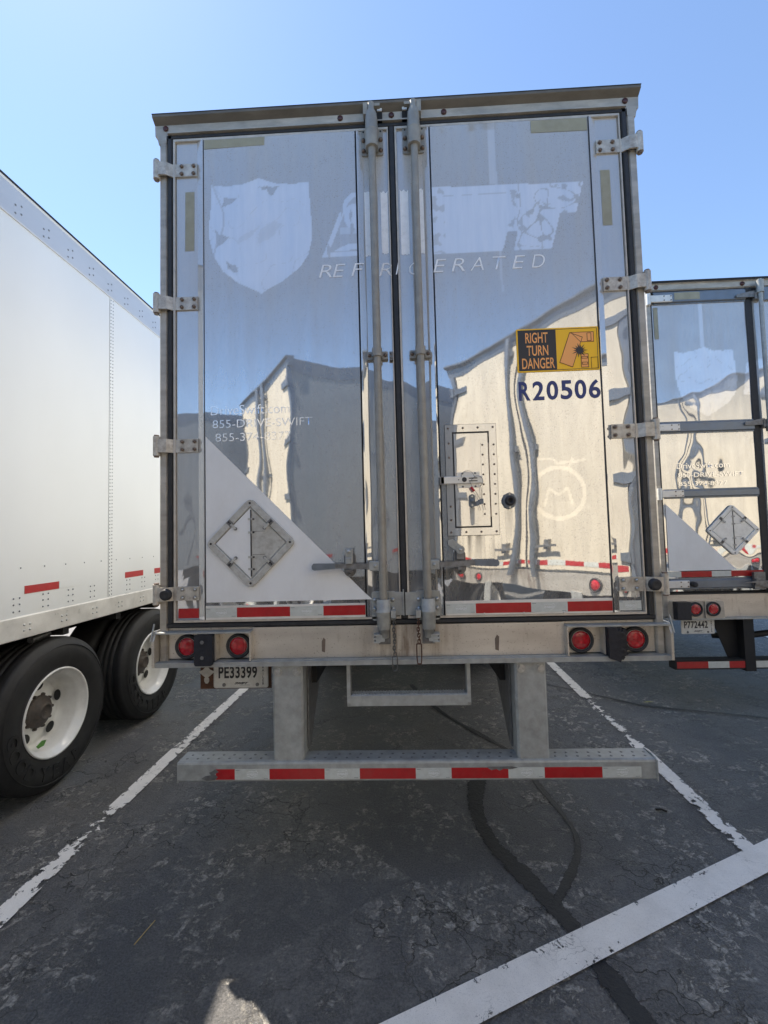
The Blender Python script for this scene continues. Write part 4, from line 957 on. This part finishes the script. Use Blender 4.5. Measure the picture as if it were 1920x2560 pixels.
while y < 6.5:
    if not abs(y-vy(SEAM)) < .09:
        for dy in (0, .046):
            for z in (1.300, 1.345, 1.385): m.dome((XS+.0005, y+dy, z), (1, 0, 0), .006, .0035, 8)
    y += .235
m.build('side_panel', ['van_white', 'grey_plastic'], V)
b = MB(); b.prism([(XS-.01, 3.868), (XS+.008, 3.868), (XS+.010, 3.875), (XS+.010, 4.075), (XS+.016, 4.090), (XS+.012, 4.104), (XS-.05, 4.112), (XS-.05, 3.868)], 'y', 0, 15.5); m = b; m.cur = 1
y = .06
while y < 7:
    for dy, dz in ((0, 0), (.046, .022), (0, .055), (.046, .077)): m.dome((XS+.010, y+dy, 3.93+dz-.02), (1, 0, 0), .0075, .004, 8)
    y += .232
m.build('top_rail', ['van_rail', 'grey_plastic'], V)
b = MB(); b.box(-XS+.02, XS+.02-.07, 0, 15.5, 4.086, 4.115); b.prism([(XS+.0165, 4.088), (XS+.0165, 4.106), (XS-.055, 4.118), (XS-.055, 4.112)], 'y', -.004, 15.5); b.build('roof_edge', 'dark', V)
b = MB(); b.prism([(XS-.04, 1.120), (XS+.006, 1.120), (XS+.008, 1.126), (XS+.008, 1.258), (XS+.004, 1.267), (XS-.04, 1.267)], 'y', 0, 15.5); m = b; m.cur = 1
y = .06+.26
while y < 6.5:
    for dy in (0, .046):
        for dz in (0, .036): m.dome((XS+.008, y+dy, 1.170+dz), (1, 0, 0), .0085, .005, 8)
    y += .325
m.build('bottom_rail', ['alu_bright', 'bolt_zinc'], V)
for y0, y1 in ((.528, .821), (1.595, 1.875), (2.07, 2.35), (-.7, -.42), (3.2, 3.48), (4.4, 4.68)): MB().box(XS-.001, XS+.0016, vy(y0), vy(y1), 1.406, 1.458, 0).build('reflective_tape', 'red', V)
MB().box(XS-.001, XS+.0014, vy(.826), vy(1.09), 1.406, 1.460).build('reflective_tape', 'van_white', V)
wheel_set(V, 1.30, (vy(.85), vy(2.10)), .525, True)
b = MB(); b.box(-1.2, 1.2, .3, 15, 1.10, 1.2); 
for k in range(20): b.box(-1.25, 1.25, .2+k*.62, .26+k*.62, 1.05, 1.13)
b.box(.45, 1.26, vy(-.15), vy(-.10), .25, 1.1); b.build('underframe', 'dark', V)
MB().cyl((1.18, vy(.72), 1.06), (0, 1, .1), .025, .16, n=10).build('air_fitting', 'chain', V)
b = MB(); b.box(-1.28, 1.28, -.02, .05, 1.05, 1.25); b.box(-1.1, 1.1, -.02, .08, .50, .60); b.box(-.7, -.55, -.02, .08, .6, 1.05); b.box(.55, .7, -.02, .08, .6, 1.05); b.build('rear_frame', 'galv', V)
# leaf in the rim
lf = MB().add([(0, 0, 0), (.004, .045, .022), (.006, .085, .012), (.004, .066, -.020), (0, .018, -.022)], [(0, 1, 2, 3, 4)]).build('leaf', 'green', None, (-2.585, .74, .327)); tag(lf, 'small green leaf lying inside the white wheel rim', 'leaf')
# ------------------------------------------------------------------ RIGHT TRAILER
R0 = Vector((3.745, 2.0, 0))
Rt = empty('stainless_trailer', 'wavy mirror-finish trailer on the right with horizontal hinge rails and plate P772442', 'trailer', R0, 0, 'semi trailers parked side by side')
def X(x): return x-R0.x
b = MB(); b.box(-1.30, 1.30, .10, 14, 1.02, 4.10, 0); b.box(-1.29, 1.29, .03, .11, .90, 4.0, 1); b.build('trailer_body', ['van_white', 'dark'], Rt)
b = MB(); b.prism([(.0, 4.035), (-.012, 4.045), (-.012, 4.098), (-.030, 4.108), (-.030, 4.122), (.1, 4.13), (.1, 4.035)], 'x', X(2.432), 1.31, 0); b.prism([(-.034, 4.104), (-.034, 4.124), (.09, 4.133), (.09, 4.127)], 'x', X(2.430), 1.315, 1); b.build('rear_header', ['alu', 'dark'], Rt)
for x in (2.532, 3.349): MB().lathe([(.022, 0), (.020, .008), (.0001, .012)], (X(x), -.013, 4.070), (0, -1, 0), 16).build('marker_light', 'lamp_dark', Rt)
for a, c in ((X(2.432), X(2.470)), (-X(2.470), -X(2.432))): MB().box(a, c, -.01, .1, .90, 4.035).build('corner_post', 'alu', Rt)
b = MB(); b.box(X(2.4705), X(2.483), -.008, .05, 1.12, 4.03); b.box(X(3.367), X(3.428), -.012, .02, 1.12, 4.03); b.box(X(2.45), 1.27, -.006, .05, 1.1005, 1.112); b.build('door_gasket', 'rubber', Rt)
SH2 = [(2.675, 3.427), (2.76, 3.418), (2.86, 3.435), (2.954, 3.466), (3.03, 3.435), (3.13, 3.422), (3.228, 3.434), (3.238, 3.25), (3.25, 3.15), (3.232, 3.02), (3.16, 2.92), (2.956, 2.788), (2.80, 2.88), (2.72, 2.98), (2.685, 3.10), (2.670, 3.22)]
LG2 = [(3.345, 3.30), (3.75, 3.33), (3.75, 2.985), (3.300, 2.985)]
def cleanX(x, z):
    x = x+R0.x
    if 2.75 < z < 3.48 and (inpoly(x, z, SH2) or inpoly(x, z, LG2)):
        if abs(noise.noise(Vector((x*7, z*7, 2)))) < .02: return .3
        return 1.
    if abs(x-2.945) < .018 and z > 3.46: return .6
    return 0.
dX = MB().box(X(2.484), 1.26, .005, .05, 1.115, 4.03).build('door', 'dark', Rt)
warped_panel('door_panel', X(2.485), X(3.367), 1.13, 4.00, -.004, 'steel_wavy', dX, .0042, 3.4, .012, cleanX, None, 5.0, .8)
warped_panel('door_panel', X(3.43), 1.25, 1.13, 4.00, -.004, 'steel_wavy', dX, .0030, 2.6, .03, cleanX, None, 15.0, .8)
bars = ((3.897, 4.020), (2.628, 2.745), (2.005, 2.095), (1.147, 1.252))
for z0, z1 in bars:
    m = MB(); m.box(X(2.50), X(3.366), -.030, -.001, z0+.014, z1-.014, 0, .006); m.box(X(2.50), X(3.366), -.012, -.001, z0, z1, 0)
    for k in range(12): m.cyl((X(2.56)+k*.07, -.012, z0+.006), (0, -1, 0), .0035, .002, n=8, mi=1)
    m.build('hinge_rail', ['blue_bar', 'bolt'], dX)
    MB().box(X(3.50), 1.24, -.030, -.001, z0, z1, 0).build('hinge_rail', 'blue_bar', dX)
for z in (3.945, 2.685, 2.05, 1.200):
    m = MB(); m.box(X(2.46), X(2.665), -.044, -.030, z-.034, z+.034, 0, .004); m.cyl((X(2.444), -.03, z-.055), (0, 0, 1), .020, .11, n=14, mi=0)
    for x in (2.585, 2.650): 
        for dz in (-.02, .02): m.cyl((X(x), -.044, z+dz), (0, -1, 0), .006, .004, n=8, mi=1)
    m.build('hinge', ['alu_bright', 'bolt'], dX)
MB().lathe([(.026, 0), (.024, .04), (.018, .05), (.0001, .045)], (X(2.70), -.03, 1.197), (0, -1, 0), 18).build('door_bumper', 'rubber', dX)
m = MB(); m.cyl((X(3.475), -.06, .98), (0, 0, 1), .018, 3.10, n=16); m.cyl((X(3.475), -.06, 3.95), (0, 0, 1), .03, .12, n=16)
m.build('lock_rod', 'galv', dX)
m = MB()
for z in (3.93, 2.69): m = MB(); m.box(X(3.43), X(3.52), -.05, -.01, z-.03, z+.03); m.prism([(X(3.26), z+.005), (X(3.27), z+.02), (X(3.42), z+.05), (X(3.45), z+.05), (X(3.45), z-.01), (X(3.27), z-.01)][::-1], 'y', -.045, -.031); m.build('rod_guide', 'steel_dark', dX)
m = MB(); m.prism([(X(3.12), 1.205), (X(3.25), 1.222), (X(3.50), 1.222), (X(3.50), 1.205), (X(3.25), 1.200)][::-1], 'y', -.075, -.060); m.box(X(3.24), X(3.34), -.06, -.031, 1.14, 1.30); m.prism([(X(3.24), 1.19), (X(3.45), 1.12), (X(3.45), 1.15), (X(3.25), 1.24)][::-1], 'y', -.07, -.05)
m.build('lock_handle', 'steel_dark', dX)
quad('aged_tape', 'tan', dX, [(X(2.497), 3.56), (X(2.497), 3.872), (X(2.537), 3.872), (X(2.537), 3.56)], -.0082)
quad('aged_tape', 'tan', dX, [(X(2.69), 3.93), (X(2.69), 4.00), (X(2.93), 4.00), (X(2.93), 3.93)], -.0320)
quad('white_triangle', 'white', dX, [(X(2.505), 1.322), (X(2.505), 1.955), (X(3.125), 1.322)], -.0085)
placard(dX, X(3.107), 1.694, .235, -.0095, 'placard_lit', 'placard_lit', 'placard_lit')
for body, x0, x1, z0, z1 in (('DriveSwift.com', 2.630, 3.12, 2.290, 2.345), ('855-DRIVE-SWIFT', 2.64, 3.24, 2.205, 2.250), ('855-374-8377', 2.64, 3.09, 2.125, 2.165)):
    text(body, X(x0), X(x1), z0, z1, -.0088, 'letter_white', dX, 'faded_lettering', -.003)
tape_strip(dX, [(X(2.49), X(2.613), 'w'), (X(2.613), X(2.893), 'r'), (X(2.893), X(3.070), 'w'), (X(3.070), X(3.365), 'r')], 1.262, 1.314, -.0090, False)
m = MB(); m.box(X(2.470), 1.29, -.010, .05, .888, 1.098, 0)
m.prism(rrect(X(2.480), X(2.958), .880, 1.050, .02), 'y', -.060, -.009, 0); 
m.box(-1.31, 1.31, -.062, .04, .872, .8875, 1)
m.build('rear_sill', ['sill', 'galv'], Rt)
m = MB(); m.prism(rrect(X(2.488), X(2.950), .889, 1.043, .018), 'y', -.0615, -.0600, 0); m.build('lamp_pocket', 'alu', Rt)
m = MB(); m.box(X(2.770), X(2.777), -.075, -.061, .889, 1.043); m.box(X(2.613), X(2.619), -.075, -.061, .889, 1.043); m.build('pocket_rib', 'alu', Rt)
m = MB(); m.box(X(2.488), X(2.610), -.13, -.0615, .885, 1.046); m.build('dock_bumper', 'plastic', Rt)
for x in (2.684, 2.845): tail_light(Rt, X(x), .972, -.062, .066)
plate(Rt, X(2.587), X(2.893), .732, .884, .0, 'P772442')
m = MB(); m.prism([(X(2.897), .87), (X(3.16), .87), (X(3.20), .49), (X(3.035), .49)][::-1], 'y', .05, .058, 0); m.build('guard_gusset', 'dark', Rt)
for s in (-1, 1):
    m = MB(); a, b_ = sorted((s*X(3.130), s*X(3.222))); m.prism([(a, .12), (a, -.035), (b_, -.035), (b_, .12)], 'z', .392, .872, 0); m.build('guard_leg', 'dark', Rt)
m = MB(); m.box(X(2.495), X(3.128), -.03, .07, .412, .500, 0); m.box(X(3.224), 1.23, -.03, .07, .412, .500, 0); bx = m.build('rear_guard_bar', 'dark', Rt)
tape_strip(bx, [(X(2.512), X(2.795), 'r'), (X(2.795), X(2.984), 'w'), (X(2.984), X(3.126), 'r'), (X(3.226), X(3.40), 'w'), (X(3.40), X(3.68), 'r'), (X(3.68), X(3.86), 'w'), (X(3.86), X(4.14), 'r')], .424, .484, -.0312, False)
m = MB(); m.tube([(X(3.20), .5, .60), (X(3.35), .3, .635), (X(3.6), .3, .66), (X(4.0), .4, .66)], .030, 10); m.build('air_hose', 'rubber', Rt)
b = MB()
for sx in (-.55, .55): b.box(sx-.05, sx+.05, .15, 14, .75, 1.02)
b.build('underframe', 'dark', Rt)
wheel_set(Rt, 1.29, (6.5, 7.75))
# ------------------------------------------------------------------ TRAILERS ACROSS THE AISLE (seen in the mirror-finish doors)
ang = math.radians(-122.9)
def across(label, loc, rz=ang):
    return empty('box_trailer', label, 'trailer', loc, rz, 'trailers parked across the aisle')
B0 = across('cream trailer across the aisle mirrored in the right-hand door', (1.435, -2.90, 0))
b = MB(); b.box(-1.295, 1.295, .03, 13, 1.18, 4.08); b.build('trailer_body', 'shaded_side', B0)
b = MB(); b.prism([(.0, 3.96), (-.01, 4.06), (-.05, 4.09), (-.05, 4.11), (.1, 4.12), (.1, 3.96)], 'x', -1.32, 1.32, 0); b.build('rear_header', 'blue_bar', B0)
for s in (-1, 1):
    b = MB(); a, c = sorted((s*1.25, s*1.30)); b.box(a, c, -.01, .05, 1.08, 3.96); b.build('corner_post', 'blue_bar', B0)
    a, c = sorted((s*1.225, s*.012)); d = MB().box(a, c, -.004, .03, 1.30, 3.95).build('door', 'cream_door', B0)
    b = MB()
    for z in (3.75, 3.0, 2.25, 1.48): a, c = sorted((s*1.05, s*1.27)); b.box(a, c, -.025, -.004, z-.04, z+.04); b.cyl((s*1.30, -.02, z-.05), (0, 0, 1), .02, .10, n=10)
    b.build('hinge', 'blue_bar', d)
    for x in (s*.13,):
        b = MB(); b.cyl((x, -.06, 1.2), (0, 0, 1), .030, 2.85, n=14)
        for z in (2.68, 1.38, 3.85): b.box(x-.05, x+.05, -.05, -.004, z-.03, z+.03)
        b.build('lock_rod', 'blue_bar', d)
    x0 = .03 if s > 0 else -1.2; sg_ = []
    for k in range(5):
        p = x0+k*.46; sg_ += [(p, min(p+.28, x0+1.18), 'r')] if p < x0+1.1 else []
        if p+.28 < x0+1.1: sg_.append((p+.28, min(p+.46, x0+1.18), 'w'))
    tape_strip(d, sg_, 1.345, 1.398, -.006, False)
    b = MB(); b.box(min(s*.42, s*.16), max(s*.42, s*.16), -.07, -.055, 1.55, 1.58); b.box(s*.28-.03, s*.28+.03, -.055, -.01, 1.52, 1.64); b.build('lock_handle', 'steel_dark', d)
    b = MB(); x = s*.62; b.prism([(x-.08, .0), (x-.08, -.03), (x+.08, -.03), (x+.08, .0)], 'z', .58, 1.10); b.build('guard_leg', 'galv', B0)
b = MB(); b.box(-.012, .012, -.012, 0, 1.3, 3.95); b.build('door_gasket', 'rubber', B0)
b = MB(); b.box(-1.30, 1.30, -.01, .05, 1.08, 1.27); b.build('rear_sill', 'sill', B0)
for x in (-1.15, -.88, .88, 1.15): tail_light(B0, x, 1.175, -.011)
b = MB(); b.box(-1.18, 1.18, -.05, .05, .50, .60); bb_ = b.build('rear_guard_bar', 'galv', B0); tape_strip(bb_, [(-1.0+.457*k, -1.0+.457*k+.28, 'r') for k in range(5)]+[(-.72+.457*k, -.543+.457*k, 'w') for k in range(4)], .525, .575, -.052, False)
b = MB(); b.box(1.296, 1.299, .02, 13, 3.90, 4.08); b.box(1.296, 1.300, .02, 13, 1.18, 1.30); b.box(1.296, 1.299, 1.2, 1.25, 1.3, 3.9); b.box(-1.299, -1.296, .02, 13, 3.90, 4.08); b.box(-1.299, -1.296, 1.18, 1.22, 1.3, 3.9); b.build('side_rail', 'blue_bar', B0)
b = MB()
for k in range(8): b.box(-1.298, -1.2955, .3+k*1.2, .58+k*1.2, 1.42, 1.47); b.box(1.2955, 1.298, .3+k*1.2, .58+k*1.2, 1.42, 1.47)
b.build('side_tape', 'red', B0)
wheel_set(B0, 1.29, (2.2, 3.45))
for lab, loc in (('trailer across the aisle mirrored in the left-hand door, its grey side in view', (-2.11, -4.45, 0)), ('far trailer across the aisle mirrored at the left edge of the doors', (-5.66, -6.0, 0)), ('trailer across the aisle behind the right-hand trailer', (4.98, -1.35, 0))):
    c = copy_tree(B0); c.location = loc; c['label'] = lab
# ------------------------------------------------------------------ litter
def litter(name, pts, r, mat, label, cat, r1=None):
    o = MB().tube(pts, r, 6).build(name, mat); return tag(o, label, cat)
litter('straw', [(-1.184, -.25, .004), (-1.192, -.31, .009), (-1.207, -.372, .005)], .0022, 'straw', 'dry yellow straw lying on the dark asphalt at lower left', 'straw')
litter('twig', [(1.50, .555, .006), (1.53, .545, .012), (1.555, .53, .008)], .006, 'twig', 'short dark twig on the asphalt beside the right parking line', 'twig')
o = MB().add([(0, 0, 0), (.05, .01, .006), (.11, .0, .003), (.055, -.012, .004)], [(0, 1, 2, 3)]).build('fallen_leaf', 'leafy', None, (2.34, 2.28, .006)); tag(o, 'narrow yellow fallen leaf on asphalt right of the parking line', 'leaf')
